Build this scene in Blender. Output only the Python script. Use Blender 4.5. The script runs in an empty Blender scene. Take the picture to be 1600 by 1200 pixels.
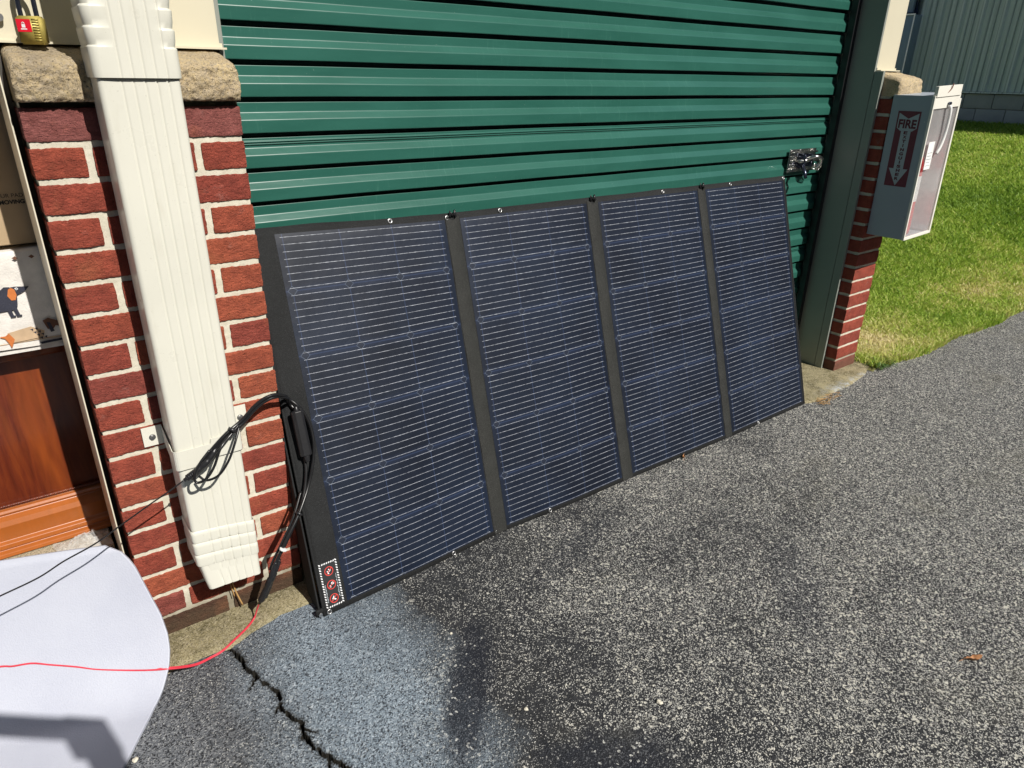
import bpy, bmesh, math, random
import numpy as np
from mathutils import Vector, noise
random.seed(7); rng = np.random.default_rng(7)
C = bpy.context.scene.collection
sc = bpy.context.scene

# ------------------------------------------------------------------ camera
cam_d = bpy.data.cameras.new("camera"); cam = bpy.data.objects.new("camera", cam_d); C.objects.link(cam)
cam.location = (-0.07777, -1.63134, 1.34623)
cam.rotation_euler = (math.radians(66.0517), math.radians(-0.8227), math.radians(-36.2689))
cam_d.sensor_fit = 'HORIZONTAL'; cam_d.sensor_width = 36; cam_d.lens = 24.377
cam_d.clip_start = 0.02; cam_d.clip_end = 500
sc.camera = cam
# ------------------------------------------------------------------ light
SUN = Vector((0.19, -1.0, 0.97)).normalized()
elev = math.asin(SUN.z)
w = bpy.data.worlds.new("World"); sc.world = w; w.use_nodes = True
nt = w.node_tree; bg = nt.nodes['Background']
sky = nt.nodes.new('ShaderNodeTexSky'); sky.sky_type = 'NISHITA'; sky.sun_disc = False
sky.sun_elevation = elev; sky.sun_rotation = math.atan2(SUN.x, SUN.y)
nt.links.new(sky.outputs[0], bg.inputs[0]); bg.inputs[1].default_value = 0.05
ld = bpy.data.lights.new("sun", 'SUN'); ld.energy = 4.8; ld.angle = math.radians(0.53); ld.color = (1, .955, .88)
sun = bpy.data.objects.new("sun", ld); C.objects.link(sun)
sun.rotation_euler = SUN.to_track_quat('Z', 'Y').to_euler(); sun.location = (1, -4, 6)
sc.view_settings.view_transform = 'Standard'; sc.view_settings.look = 'None'
sc.view_settings.exposure = 0.25; sc.view_settings.gamma = 1

# ------------------------------------------------------------------ helpers
def thing(name, label=None, cat=None, loc=(0, 0, 0), group=None, parent=None):
    o = bpy.data.objects.new(name, None); C.objects.link(o); o.location = loc
    o.empty_display_size = .05
    if parent: o.parent = parent
    tag(o, label, cat, group); return o
def tag(o, label=None, cat=None, group=None, kind=None):
    if label: o['label'] = label
    if cat: o['category'] = cat
    if group: o['group'] = group
    if kind: o['kind'] = kind
    return o
def link(name, me, parent=None):
    o = bpy.data.objects.new(name, me); C.objects.link(o)
    if parent:
        o.parent = parent
        o.location = -Vector(worldloc(parent))
    return o
def worldloc(o):
    v = Vector(o.location)
    while o.parent: o = o.parent; v = v + o.location
    return v
class MB:
    """collects verts / faces in world coordinates"""
    def __init__(s): s.v = []; s.f = []; s.m = []; s.sm = []; s.uv = {}
    def add(s, vs, fs, mi=0, smooth=False):
        b = len(s.v); s.v += [tuple(p) for p in vs]
        for f in fs: s.f.append(tuple(i + b for i in f)); s.m.append(mi); s.sm.append(smooth)
        return b
    def box(s, a, b, mi=0, bev=0):
        x0, y0, z0 = a; x1, y1, z1 = b
        if bev <= 0:
            vs = [(x, y, z) for x in (x0, x1) for y in (y0, y1) for z in (z0, z1)]
            fs = [(0, 1, 3, 2), (4, 6, 7, 5), (0, 4, 5, 1), (2, 3, 7, 6), (0, 2, 6, 4), (1, 5, 7, 3)]
            s.add(vs, fs, mi)
        else:
            bm = bmesh.new(); bmesh.ops.create_cube(bm, size=1)
            for v in bm.verts: v.co = ((x0 + x1) / 2 + v.co.x * (x1 - x0), (y0 + y1) / 2 + v.co.y * (y1 - y0), (z0 + z1) / 2 + v.co.z * (z1 - z0))
            bmesh.ops.bevel(bm, geom=bm.edges[:], offset=bev, segments=2, affect='EDGES', profile=.5)
            bm.verts.index_update()
            s.add([v.co[:] for v in bm.verts], [[v.index for v in f.verts] for f in bm.faces], mi, True); bm.free()
    def tube(s, pts, r, mi=0, seg=10, cap=True):
        P = [Vector(p) for p in pts]; n = len(P); R = r if hasattr(r, '__len__') else [r] * n
        vs = []; up = None
        for i in range(n):
            t = (P[min(i + 1, n - 1)] - P[max(i - 1, 0)])
            t = t.normalized() if t.length > 1e-9 else Vector((0, 0, 1))
            if up is None: up = t.orthogonal().normalized()
            up = (up - t * up.dot(t)); up = up.normalized() if up.length > 1e-6 else t.orthogonal().normalized()
            b = t.cross(up)
            for k in range(seg):
                a = 2 * math.pi * k / seg
                vs.append(P[i] + (up * math.cos(a) + b * math.sin(a)) * R[i])
        fs = [(i * seg + k, i * seg + (k + 1) % seg, (i + 1) * seg + (k + 1) % seg, (i + 1) * seg + k) for i in range(n - 1) for k in range(seg)]
        s.add(vs, fs, mi, True)
        if cap:
            b = len(s.v) - len(vs)
            s.f.append(tuple(b + k for k in reversed(range(seg)))); s.m.append(mi); s.sm.append(False)
            s.f.append(tuple(b + (n - 1) * seg + k for k in range(seg))); s.m.append(mi); s.sm.append(False)
    def prism(s, poly, d, mi=0):
        """poly: list of 3d points in a plane, d: extrusion vector"""
        P = [Vector(p) for p in poly]; D = Vector(d); n = len(P)
        vs = P + [p + D for p in P]
        s.add(vs, [tuple(range(n)), tuple(reversed(range(n, 2 * n)))] + [(i, n + i, n + (i + 1) % n, (i + 1) % n) for i in range(n)], mi)
    def build(s, name, mats, parent=None, bevel=0, attr=None, uv=None):
        me = bpy.data.meshes.new(name); me.from_pydata(s.v, [], s.f)
        if not isinstance(mats, (list, tuple)): mats = [mats]
        for m in mats: me.materials.append(m)
        me.polygons.foreach_set('material_index', s.m); me.polygons.foreach_set('use_smooth', s.sm)
        if uv is not None:
            l = me.uv_layers.new(name='uv'); d = np.array([uv[L.vertex_index] for L in me.loops], dtype=np.float32).ravel()
            l.data.foreach_set('uv', d)
        if attr is not None:
            a = me.attributes.new('tone', 'FLOAT', 'POINT'); a.data.foreach_set('value', np.array(attr, dtype=np.float32))
        me.update()
        bm = bmesh.new(); bm.from_mesh(me); bmesh.ops.recalc_face_normals(bm, faces=bm.faces[:]); bm.to_mesh(me); bm.free()
        o = link(name, me, parent)
        if bevel:
            b = o.modifiers.new('bevel', 'BEVEL'); b.width = bevel; b.segments = 2; b.limit_method = 'ANGLE'; b.angle_limit = math.radians(40)
        return o
def spline(pts, n=8):
    P = [Vector(p) for p in pts]; P = [2 * P[0] - P[1]] + P + [2 * P[-1] - P[-2]]; out = []
    for i in range(1, len(P) - 2):
        for k in range(n):
            t = k / n; a, b, c, d = P[i - 1], P[i], P[i + 1], P[i + 2]
            out.append(.5 * ((2 * b) + (c - a) * t + (2 * a - 5 * b + 4 * c - d) * t * t + (3 * b - a - 3 * c + d) * t ** 3))
    out.append(P[-2]); return out
def grid(fn, nu, nv):
    vs = [fn(i / nu, j / nv) for j in range(nv + 1) for i in range(nu + 1)]
    fs = [(j * (nu + 1) + i, j * (nu + 1) + i + 1, (j + 1) * (nu + 1) + i + 1, (j + 1) * (nu + 1) + i) for j in range(nv) for i in range(nu)]
    return vs, fs
def nz(x, y, z, s=1.0, o=0): return noise.noise(Vector((x * s + o, y * s + o * 1.7, z * s - o)))
def fbm(x, y, z, s=1.0, o=0): return nz(x, y, z, s, o) + .5 * nz(x, y, z, s * 2.1, o + 3) + .25 * nz(x, y, z, s * 4.3, o + 7)

# ------------------------------------------------------------------ materials
class M:
    def __init__(s, name):
        s.m = bpy.data.materials.new(name); s.m.use_nodes = True; s.t = s.m.node_tree; s.b = s.t.nodes['Principled BSDF']
        s.out = s.t.nodes['Material Output']
    def n(s, ty, **kw):
        x = s.t.nodes.new(ty)
        for k, v in kw.items():
            if k.startswith('i_'): x.inputs[k[2:].replace('_', ' ')].default_value = v
            else: setattr(x, k, v)
        return x
    def l(s, a, b): s.t.links.new(a, b)
    def obj(s):
        g = s.n('ShaderNodeTexCoord'); return g.outputs['Object']
    def mapped(s, vec, scale=(1, 1, 1), loc=(0, 0, 0), rot=(0, 0, 0)):
        m = s.n('ShaderNodeMapping'); m.inputs['Scale'].default_value = scale; m.inputs['Location'].default_value = loc; m.inputs['Rotation'].default_value = rot
        s.l(vec, m.inputs['Vector']); return m.outputs[0]
    def noise(s, vec, scale, detail=3, rough=.55, out='Fac', dist=0):
        x = s.n('ShaderNodeTexNoise'); x.inputs['Scale'].default_value = scale; x.inputs['Detail'].default_value = detail
        x.inputs['Roughness'].default_value = rough; x.inputs['Distortion'].default_value = dist; s.l(vec, x.inputs['Vector']); return x.outputs[out]
    def voro(s, vec, scale, feature='F1', out='Distance'):
        x = s.n('ShaderNodeTexVoronoi', feature=feature); x.inputs['Scale'].default_value = scale; s.l(vec, x.inputs['Vector']); return x.outputs[out]
    def ramp(s, fac, stops, interp='LINEAR'):
        r = s.n('ShaderNodeValToRGB'); r.color_ramp.interpolation = interp; e = r.color_ramp.elements
        while len(e) < len(stops): e.new(.5)
        for i, (p, c) in enumerate(stops):
            e[i].position = p; e[i].color = (c if hasattr(c, '__len__') else (c, c, c)) + ((1,) if not hasattr(c, '__len__') or len(c) == 3 else ())
        s.l(fac, r.inputs[0]); return r.outputs[0]
    def mix(s, f, a, b, mode='MIX'):
        x = s.n('ShaderNodeMix', data_type='RGBA', blend_type=mode)
        for sock, v in ((x.inputs[0], f), (x.inputs[6], a), (x.inputs[7], b)):
            if hasattr(v, 'links'): s.l(v, sock)
            else: sock.default_value = (tuple(v) + (1,)) if hasattr(v, '__len__') else v
        return x.outputs[2]
    def math(s, op, a, b=None, c=None, clamp=False):
        x = s.n('ShaderNodeMath', operation=op, use_clamp=clamp)
        for i, v in enumerate((a, b, c)):
            if v is None: continue
            if hasattr(v, 'links'): s.l(v, x.inputs[i])
            else: x.inputs[i].default_value = v
        return x.outputs[0]
    def sep(s, vec):
        x = s.n('ShaderNodeSeparateXYZ'); s.l(vec, x.inputs[0]); return x.outputs
    def base(s, v):
        if hasattr(v, 'links'): s.l(v, s.b.inputs['Base Color'])
        else: s.b.inputs['Base Color'].default_value = tuple(v) + (1,)
        return s
    def set(s, **kw):
        for k, v in kw.items():
            i = s.b.inputs[k.replace('_', ' ')]
            if hasattr(v, 'links'): s.l(v, i)
            else: i.default_value = v
        return s
    def bump(s, h, strength=.5, dist=.002, prev=None):
        b = s.n('ShaderNodeBump'); b.inputs['Strength'].default_value = strength; b.inputs['Distance'].default_value = dist
        s.l(h, b.inputs['Height'])
        if prev: s.l(prev, b.inputs['Normal'])
        s.l(b.outputs[0], s.b.inputs['Normal']); return b.outputs[0]
def attr(m, name='tone'):
    a = m.n('ShaderNodeAttribute', attribute_name=name); return a.outputs['Fac']

def painted(name, col, rough=.4, var=.06, dirt=None, bump=.15, scale=3, metallic=0, spec=.5):
    m = M(name); v = m.obj()
    n1 = m.noise(v, scale, 4, .6); c = m.mix(m.ramp(n1, [(.3, 0.), (.7, 1.)]), [x * (1 - var) for x in col], [min(1, x * (1 + var)) for x in col])
    if dirt:
        n2 = m.noise(m.mapped(v, (6, 6, 1.3)), 5, 5, .7)
        c = m.mix(m.math('MULTIPLY', m.ramp(n2, [(.55, 0.), (.8, 1.)]), dirt[1]), c, dirt[0])
        n3 = m.noise(v, 220, 2, .5); c = m.mix(m.ramp(n3, [(.70, 0.), (.74, dirt[1])]), c, [x * .6 for x in dirt[0]])
    m.base(c).set(Roughness=rough, Metallic=metallic)
    m.b.inputs['Specular IOR Level'].default_value = spec
    m.set(Roughness=m.math('ADD', m.math('MULTIPLY', m.noise(v, 14, 4), .16), rough - .08))
    m.bump(m.noise(v, scale * 4, 3), bump, .003)
    return m.m

def mat_brick():
    m = M('fired_brick'); v = m.obj(); t = attr(m)
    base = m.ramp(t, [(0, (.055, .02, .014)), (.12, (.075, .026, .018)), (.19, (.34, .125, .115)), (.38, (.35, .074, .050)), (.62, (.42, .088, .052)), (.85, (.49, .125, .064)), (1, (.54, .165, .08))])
    n = m.noise(v, 26, 5, .65)
    c = m.mix(m.ramp(n, [(.35, 0.), (.72, .6)]), base, (.115, .022, .017))
    c = m.mix(m.ramp(m.noise(v, 9, 3, .6), [(.58, 0.), (.74, .55)]), c, (.40, .13, .06))
    c = m.mix(m.ramp(m.noise(v, 620, 2, .6), [(.69, 0.), (.75, .75)]), c, (.62, .40, .27))
    c = m.mix(m.ramp(m.noise(v, 400, 2, .6), [(.25, .6), (.34, 0.)]), c, (.045, .015, .012))
    c = m.mix(m.ramp(m.noise(m.mapped(v, (1, 1, 1.5), (3, 1, 2)), 13, 5, .75), [(.60, 0.), (.82, .30)]), c, (.5, .42, .38))
    # dirt splashed up from the ground onto the lowest courses
    z = m.sep(v)[2]
    g = m.math('ADD', z, m.math('MULTIPLY', m.noise(v, 18, 4), -.07))
    c = m.mix(m.ramp(g, [(0., .55), (.055, 0.)]), c, (.11, .085, .05))
    m.base(c).set(Roughness=.85)
    m.b.inputs['Specular IOR Level'].default_value = .3
    b1 = m.bump(m.noise(v, 240, 4, .7), 1., .0045)
    b2 = m.bump(m.noise(m.mapped(v, (.8, .8, 1.6)), 75, 5, .7, dist=1.6), 1., .0065, b1)
    m.bump(m.voro(m.mapped(v, (1.2, 1.2, .8)), 130), .35, .0016, b2)
    return m.m
def mat_mortar():
    m = M('mortar'); v = m.obj()
    c = m.mix(m.ramp(m.noise(v, 45, 4, .7), [(.3, 0.), (.7, 1.)]), (.53, .50, .40), (.67, .635, .53))
    c = m.mix(m.ramp(m.noise(v, 12, 3, .6), [(.6, 0.), (.8, .35)]), c, (.42, .30, .22))
    c = m.mix(m.ramp(m.noise(v, 600, 2), [(.28, .6), (.38, 0.)]), c, (.22, .19, .15))
    g = m.math('ADD', m.sep(v)[2], m.math('MULTIPLY', m.noise(v, 18, 4), -.07))
    c = m.mix(m.ramp(g, [(0., .75), (.085, 0.)]), c, (.13, .105, .06))
    m.base(c).set(Roughness=.9); m.b.inputs['Specular IOR Level'].default_value = .2
    m.bump(m.noise(v, 420, 4, .7), .6, .0015); return m.m
def mat_stone():
    m = M('split_face_stone'); v = m.obj()
    c = m.mix(m.ramp(m.noise(v, 14, 5, .65), [(.32, 0.), (.68, 1.)]), (.54, .42, .27), (.76, .60, .34))
    c = m.mix(m.ramp(m.noise(m.mapped(v, (1, 1, 1), (5, 2, 1)), 9, 5, .75), [(.52, 0.), (.70, .65)]), c, (.20, .175, .15))
    c = m.mix(m.ramp(m.voro(v, 190, out='Color'), [(.2, 0.), (.9, .8)]), c, (.55, .46, .34))
    c = m.mix(m.ramp(m.noise(v, 260, 3, .6), [(.33, .8), (.43, 0.)]), c, (.10, .075, .05))
    c = m.mix(m.ramp(m.noise(v, 500, 2), [(.68, 0.), (.74, .8)]), c, (.78, .72, .62))
    m.base(c).set(Roughness=.9); m.b.inputs['Specular IOR Level'].default_value = .25
    b1 = m.bump(m.noise(v, 150, 5, .8), 1., .009)
    m.bump(m.voro(v, 230), .5, .002, b1); return m.m
def mat_concrete(name, a, b, moss=True):
    m = M(name); v = m.obj()
    c = m.mix(m.ramp(m.noise(v, 7, 5, .7), [(.3, 0.), (.7, 1.)]), a, b)
    if moss:
        c = m.mix(m.ramp(m.noise(m.mapped(v, (1, 1, 1), (2, 2, 2)), 11, 5, .75), [(.42, 0.), (.62, .85)]), c, (.10, .085, .035))
        c = m.mix(m.ramp(m.noise(m.mapped(v, (1, 1, 1), (8, 2, 2)), 16, 4, .75), [(.56, 0.), (.72, .75)]), c, (.055, .05, .032))
    c = m.mix(m.ramp(m.voro(v, 210, out='Color'), [(.25, 0.), (.95, .75)]), c, (.50, .44, .30))
    c = m.mix(m.ramp(m.noise(v, 420, 3), [(.36, .9), (.47, 0.)]), c, (.035, .03, .018))
    if moss:   # chalky blue-white residue along the outer lip near the far pier
        s = m.sep(v)
        lip = m.ramp(m.math('ADD', s[1], m.math('MULTIPLY', m.noise(v, 9, 4), .10)), [(0., 1.), (.012, 0.)])
        lp = m.n('ShaderNodeMapRange'); lp.inputs['From Min'].default_value = -.055; lp.inputs['From Max'].default_value = -.085
        m.l(m.math('ADD', s[1], m.math('MULTIPLY', m.noise(v, 14, 4), .05)), lp.inputs[0])
        xr = m.ramp(m.math('MULTIPLY', s[0], .3), [(.84, 0.), (.9, 1.)])
        c = m.mix(m.math('MULTIPLY', m.math('MULTIPLY', lp.outputs[0], xr), m.ramp(m.noise(v, 26, 5, .8), [(.46, 0.), (.62, .6)])), c, (.46, .52, .60))
    m.base(c).set(Roughness=.9); m.b.inputs['Specular IOR Level'].default_value = .25
    b1 = m.bump(m.noise(v, 160, 5, .75), 1., .006)
    m.bump(m.voro(v, 300), .4, .0016, b1); return m.m
BLOTS = [(.585, -.585, .62, .78, .27, .070, .85), (.72, -.93, .90, -.43, .20, .10, .9), (1.15, -.33, .95, .3, .30, .06, .35), (1.55, -.85, .75, .66, .30, .09, .4)]
def mat_asphalt():
    m = M('asphalt'); v = m.obj(); s = m.sep(v)
    big = m.noise(v, 1.1, 4, .6); mid = m.noise(m.mapped(v, (1, 1, 1), (4, 4, 0)), 3.1, 5, .65)
    # exposed aggregate grows away from the door and to the right
    wear = m.math('ADD', m.math('MULTIPLY', s[0], .24), m.math('MULTIPLY', s[1], -.17))
    wear = m.math('ADD', wear, m.math('MULTIPLY', m.math('SUBTRACT', mid, .5), 1.5))
    wear = m.math('ADD', wear, m.math('MULTIPLY', m.math('SUBTRACT', big, .5), .8))
    wr = m.ramp(wear, [(.16, 0.), (.62, 1.)])
    dist = m.noise(v, 90, 2, out='Color')
    dv = m.n('ShaderNodeMix', data_type='RGBA', blend_type='ADD'); dv.inputs[0].default_value = .008; m.l(v, dv.inputs[6]); m.l(dist, dv.inputs[7])
    v2 = dv.outputs[2]
    cell = m.sep(m.voro(v2, 340, out='Color'))[0]
    cell2 = m.sep(m.voro(m.mapped(v2, (1, 1, 1), (7, 3, 1)), 210, out='Color'))[0]
    thr = m.math('SUBTRACT', .80, m.math('MULTIPLY', wr, .38))
    vd = m.voro(v2, 340)
    st = m.math('MULTIPLY', m.math('MULTIPLY', m.math('SUBTRACT', cell, thr), 12, clamp=True), m.math('MULTIPLY', m.math('SUBTRACT', .62, vd), 7, clamp=True))
    st2 = m.math('MULTIPLY', m.math('SUBTRACT', cell2, m.math('SUBTRACT', .99, m.math('MULTIPLY', wr, .11))), 40, clamp=True)
    bit = m.mix(m.ramp(m.noise(v, 35, 4, .7), [(.3, 0.), (.7, 1.)]), (.016, .017, .020), (.046, .048, .053))
    agg = m.mix(m.sep(m.voro(v2, 340, out='Color'))[1], (.25, .25, .24), (.70, .69, .64))
    c = m.mix(st, bit, agg); c = m.mix(st2, c, (.62, .60, .53))
    # pale bluish sealed patch beside the left pier, with its own outline
    dx = m.math('SUBTRACT', s[0], .36); dy = m.math('ADD', s[1], .43)
    e = m.math('ADD', m.math('MULTIPLY', m.math('MULTIPLY', dx, dx), 12.5), m.math('MULTIPLY', m.math('MULTIPLY', dy, dy), 2.6))
    e = m.math('ADD', e, m.math('MULTIPLY', m.math('SUBTRACT', m.noise(v, 6, 5, .65), .5), 1.3))
    pm = m.ramp(e, [(.05, 1.), (1.0, 0.)])
    pc = m.mix(m.math('MULTIPLY', cell, cell2), m.mix(m.math('LESS_THAN', cell, .22), (.175, .225, .275), (.040, .050, .064)), (.50, .58, .66))
    c = m.mix(m.math('MULTIPLY', pm, .95), c, pc)
    # greyer worn strip at the left edge
    el = m.ramp(m.math('ADD', s[0], m.math('MULTIPLY', mid, .35)), [(.1, .75), (.45, 0.)])
    c = m.mix(m.math('MULTIPLY', el, .8), c, m.mix(m.math('LESS_THAN', cell, .22), m.mix(cell2, (.14, .155, .180), (.40, .42, .45)), (.028, .030, .036)))
    # dark damp-looking sealer blotches
    ns_ = m.math('MULTIPLY', m.math('SUBTRACT', m.noise(v, 9, 6, .7), .5), .9)
    blots = None
    for (bx_, by_, ax_, ay_, sx_, sy_, wgt) in BLOTS:      # long spills running towards the kerb
        dx_ = m.math('SUBTRACT', s[0], bx_); dy_ = m.math('SUBTRACT', s[1], by_)
        p_ = m.math('ADD', m.math('MULTIPLY', dx_, ax_ / sx_), m.math('MULTIPLY', dy_, ay_ / sx_)); q_ = m.math('ADD', m.math('MULTIPLY', dx_, -ay_ / sy_), m.math('MULTIPLY', dy_, ax_ / sy_))
        e_ = m.math('ADD', m.math('ADD', m.math('MULTIPLY', p_, p_), m.math('MULTIPLY', q_, q_)), ns_)
        k_ = m.math('MULTIPLY', m.ramp(e_, [(.25, 1.), (1.0, 0.)]), wgt); blots = k_ if blots is None else m.math('MAXIMUM', blots, k_)
    c = m.mix(blots, c, m.mix(st2, m.mix(m.math('MULTIPLY', st, .35), (.012, .015, .024), (.15, .165, .20)), (.5, .5, .48)))
    # sandy tan dust in low spots
    c = m.mix(m.math('MULTIPLY', m.ramp(m.noise(m.mapped(v, (1, 1, 1), (9.1, 2.7, 0)), 2.6, 5, .6), [(.55, 0.), (.75, .4)]), wr), c, (.17, .16, .12))
    c = m.mix(m.ramp(m.math('MULTIPLY', s[2], -100), [(.12, 0.), (.5, 1.)]), c, (.016, .014, .010))   # darker with depth in the crack
    m.base(c).set(Roughness=.85); m.b.inputs['Specular IOR Level'].default_value = .35
    b0 = m.bump(m.noise(v, 60, 4, .6), .5, .004)
    b1 = m.bump(m.voro(v2, 340), 1., .0034, b0)
    m.bump(m.noise(v, 650, 3, .7), .5, .0012, b1); return m.m
def mat_grass(name='grass_blade'):
    m = M(name); t = attr(m)
    c = m.ramp(t, [(0, (.15, .27, .03)), (.25, (.28, .43, .05)), (.5, (.44, .57, .09)), (.72, (.66, .62, .22)), (1, (.84, .74, .46))])
    m.base(c).set(Roughness=.55); m.b.inputs['Specular IOR Level'].default_value = .3
    tr = m.n('ShaderNodeBsdfTranslucent'); m.l(c, tr.inputs[0])
    mx = m.n('ShaderNodeMixShader'); mx.inputs[0].default_value = .4
    m.l(m.b.outputs[0], mx.inputs[1]); m.l(tr.outputs[0], mx.inputs[2]); m.l(mx.outputs[0], m.out.inputs[0]); return m.m
def mat_soil():
    m = M('lawn_soil'); v = m.obj()
    c = m.mix(m.ramp(m.noise(v, 2.2, 5, .7), [(.35, 0.), (.65, 1.)]), (.08, .11, .025), (.22, .19, .07))
    c = m.mix(m.ramp(m.noise(v, 90, 4, .7), [(.4, 0.), (.7, .7)]), c, (.22, .19, .09))
    m.base(c).set(Roughness=1); m.bump(m.noise(v, 120, 4), .8, .01); return m.m
def mat_cell():
    m = M('solar_cells'); uvn = m.n('ShaderNodeUVMap', uv_map='uv'); uv = uvn.outputs[0]; s = m.sep(uv); v = m.obj()
    u, vv = s[0], s[1]
    # u: metres across one module (0..0.51), vv: metres up from its lower edge (0..0.985)
    navy = m.mix(m.ramp(m.noise(v, 3.5, 4, .6), [(.35, 0.), (.65, 1.)]), (.004, .007, .016), (.008, .014, .030))
    # cell gaps
    fu = m.math('FRACT', m.math('DIVIDE', m.math('SUBTRACT', u, .018), .158)); fv = m.math('FRACT', m.math('DIVIDE', m.math('SUBTRACT', vv, -.0035), .1683))
    du = m.math('MULTIPLY', m.math('MINIMUM', fu, m.math('SUBTRACT', 1, fu)), .158)
    dv = m.math('MULTIPLY', m.math('MINIMUM', fv, m.math('SUBTRACT', 1, fv)), .1683)
    gap = m.math('LESS_THAN', m.math('MINIMUM', du, dv), .0011)
    c = m.mix(m.math('MULTIPLY', gap, .7), navy, (.028, .045, .10))
    # the diamond left where four chamfered cell corners meet
    dd = m.math('ADD', du, dv)
    ring = m.math('LESS_THAN', m.math('ABSOLUTE', m.math('SUBTRACT', dd, .0125)), .0008)
    c = m.mix(m.math('LESS_THAN', dd, .0125), c, (.010, .012, .017))
    c = m.mix(m.math('MULTIPLY', ring, .55), c, (.16, .2, .27))
    # blue tinted bands at cell edges
    band = m.ramp(dv, [(.0, .55), (.016, 0.)])
    c = m.mix(m.math('MULTIPLY', band, .6), c, (.020, .033, .075))
    # bus wires running across, broken up by the textured film
    fl = m.math('FRACT', m.math('DIVIDE', m.math('ADD', vv, .0058), .0187))
    dl = m.math('MULTIPLY', m.math('ABSOLUTE', m.math('SUBTRACT', fl, .5)), .0187)
    wob = m.math('MULTIPLY', m.math('SUBTRACT', m.noise(v, 30, 2), .5), .0010)
    line = m.math('LESS_THAN', m.math('ADD', dl, wob), .00058)
    dash = m.noise(m.mapped(uv, (85, 900, 1)), 1.0, 3, .75)
    dsh = m.ramp(dash, [(.38, .12), (.66, 1.)])
    inside = m.math('MULTIPLY', m.math('GREATER_THAN', u, .012), m.math('LESS_THAN', u, .500))
    line = m.math('MULTIPLY', m.math('MULTIPLY', line, dsh), inside)
    c = m.mix(line, c, (.56, .59, .66))
    m.base(c).set(Roughness=.5)
    m.b.inputs['Specular IOR Level'].default_value = .22
    m.b.inputs['Coat Weight'].default_value = .03; m.b.inputs['Coat Roughness'].default_value = .3
    b1 = m.bump(m.noise(v, 620, 2, .6), .35, .0007)
    m.bump(m.noise(v, 11, 3), .35, .005, b1); return m.m
def mat_fabric(name='black_fabric', col=(.010, .0105, .011), rough=.8):
    m = M(name); v = m.obj()
    c = m.mix(m.ramp(m.noise(v, 8, 4), [(.3, 0.), (.7, 1.)]), col, [x * 1.6 for x in col])
    c = m.mix(m.ramp(m.noise(v, 900, 2), [(.56, 0.), (.68, .7)]), c, [x * 6 for x in col])
    m.base(c).set(Roughness=rough); m.b.inputs['Specular IOR Level'].default_value = .25
    b1 = m.bump(m.voro(v, 800), .8, .0008); m.bump(m.noise(v, 14, 4), .4, .005, b1); return m.m
def simple(name, col, rough=.5, metallic=0., bump=None, emis=None):
    m = M(name); v = m.obj()
    c = m.mix(m.ramp(m.noise(v, 40, 4), [(.3, 0.), (.7, 1.)]), [x * .88 for x in col], [min(1, x * 1.1) for x in col])
    m.base(c).set(Roughness=rough, Metallic=metallic)
    if bump: m.bump(m.noise(v, bump[0], 3), bump[1], bump[2])
    return m.m
def mat_wood(name='cherry_wood', amber=0.):
    m = M(name); v = m.obj()
    gr = m.noise(m.mapped(v, (14, 6, 1.6)), 4, 6, .65, dist=.6)
    fig = m.noise(m.mapped(v, (3, 2, .5)), 3, 3, .5, dist=1.2)
    c = m.ramp(gr, [(.25, (.055, .010, .005)), (.5, (.115, .020, .008)), (.75, (.185, .038, .010))])
    c = m.mix(m.ramp(fig, [(.45, 0.), (.66, .5)]), c, (.36, .085, .014))
    if amber: c = m.mix(amber, c, (.50, .15, .025))
    m.base(c).set(Roughness=.32); m.b.inputs['Coat Weight'].default_value = .5; m.b.inputs['Coat Roughness'].default_value = .16
    m.bump(m.noise(m.mapped(v, (90, 60, 6)), 4, 3), .12, .001); return m.m
def mat_curtain():
    m = M('green_painted_steel'); v = m.obj()
    c = m.mix(m.ramp(m.noise(m.mapped(v, (1.2, 1, 5)), 3, 4), [(.3, 0.), (.7, 1.)]), (.020, .098, .074), (.028, .122, .094))
    # chalky rub marks and scratches
    sc1 = m.noise(m.mapped(v, (160, 1, 9), rot=(0, .12, 0)), 1.2, 3, .6)
    c = m.mix(m.math('MULTIPLY', m.ramp(sc1, [(.60, 0.), (.72, .22)]), m.ramp(m.noise(v, 2.2, 3), [(.5, 0.), (.62, 1.)])), c, (.10, .26, .21))
    c = m.mix(m.ramp(m.noise(v, 260, 2), [(.74, 0.), (.77, .4)]), c, (.35, .45, .4))
    m.base(c).set(Roughness=.30); m.b.inputs['Specular IOR Level'].default_value = .6
    m.b.inputs['Coat Weight'].default_value = .6; m.b.inputs['Coat Roughness'].default_value = .12
    m.bump(m.noise(m.mapped(v, (1, 1, 3)), 5, 3), .25, .006); return m.m
def mat_cardboard():
    m = M('cardboard'); v = m.obj()
    c = m.mix(m.ramp(m.noise(v, 5, 5), [(.3, 0.), (.7, 1.)]), (.40, .285, .17), (.47, .345, .21))
    m.base(c).set(Roughness=.85); m.bump(m.noise(m.mapped(v, (60, 60, 4)), 4, 2), .15, .001); return m.m
def mat_foam():
    m = M('white_foam'); v = m.obj()
    c = m.mix(m.ramp(m.noise(v, 6, 4), [(.3, 0.), (.7, 1.)]), (.43, .45, .53), (.48, .50, .575))
    c = m.mix(m.ramp(m.voro(v, 360), [(.0, .35), (.35, 0.)]), c, (.36, .375, .44))
    m.base(c).set(Roughness=.5); m.b.inputs['Subsurface Weight'].default_value = .1; m.b.inputs['Subsurface Radius'].default_value = (.01, .01, .01)
    b1 = m.bump(m.voro(v, 330, feature='SMOOTH_F1'), .35, .0010)
    m.bump(m.noise(v, 4, 2), .15, .01, b1); return m.m
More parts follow.
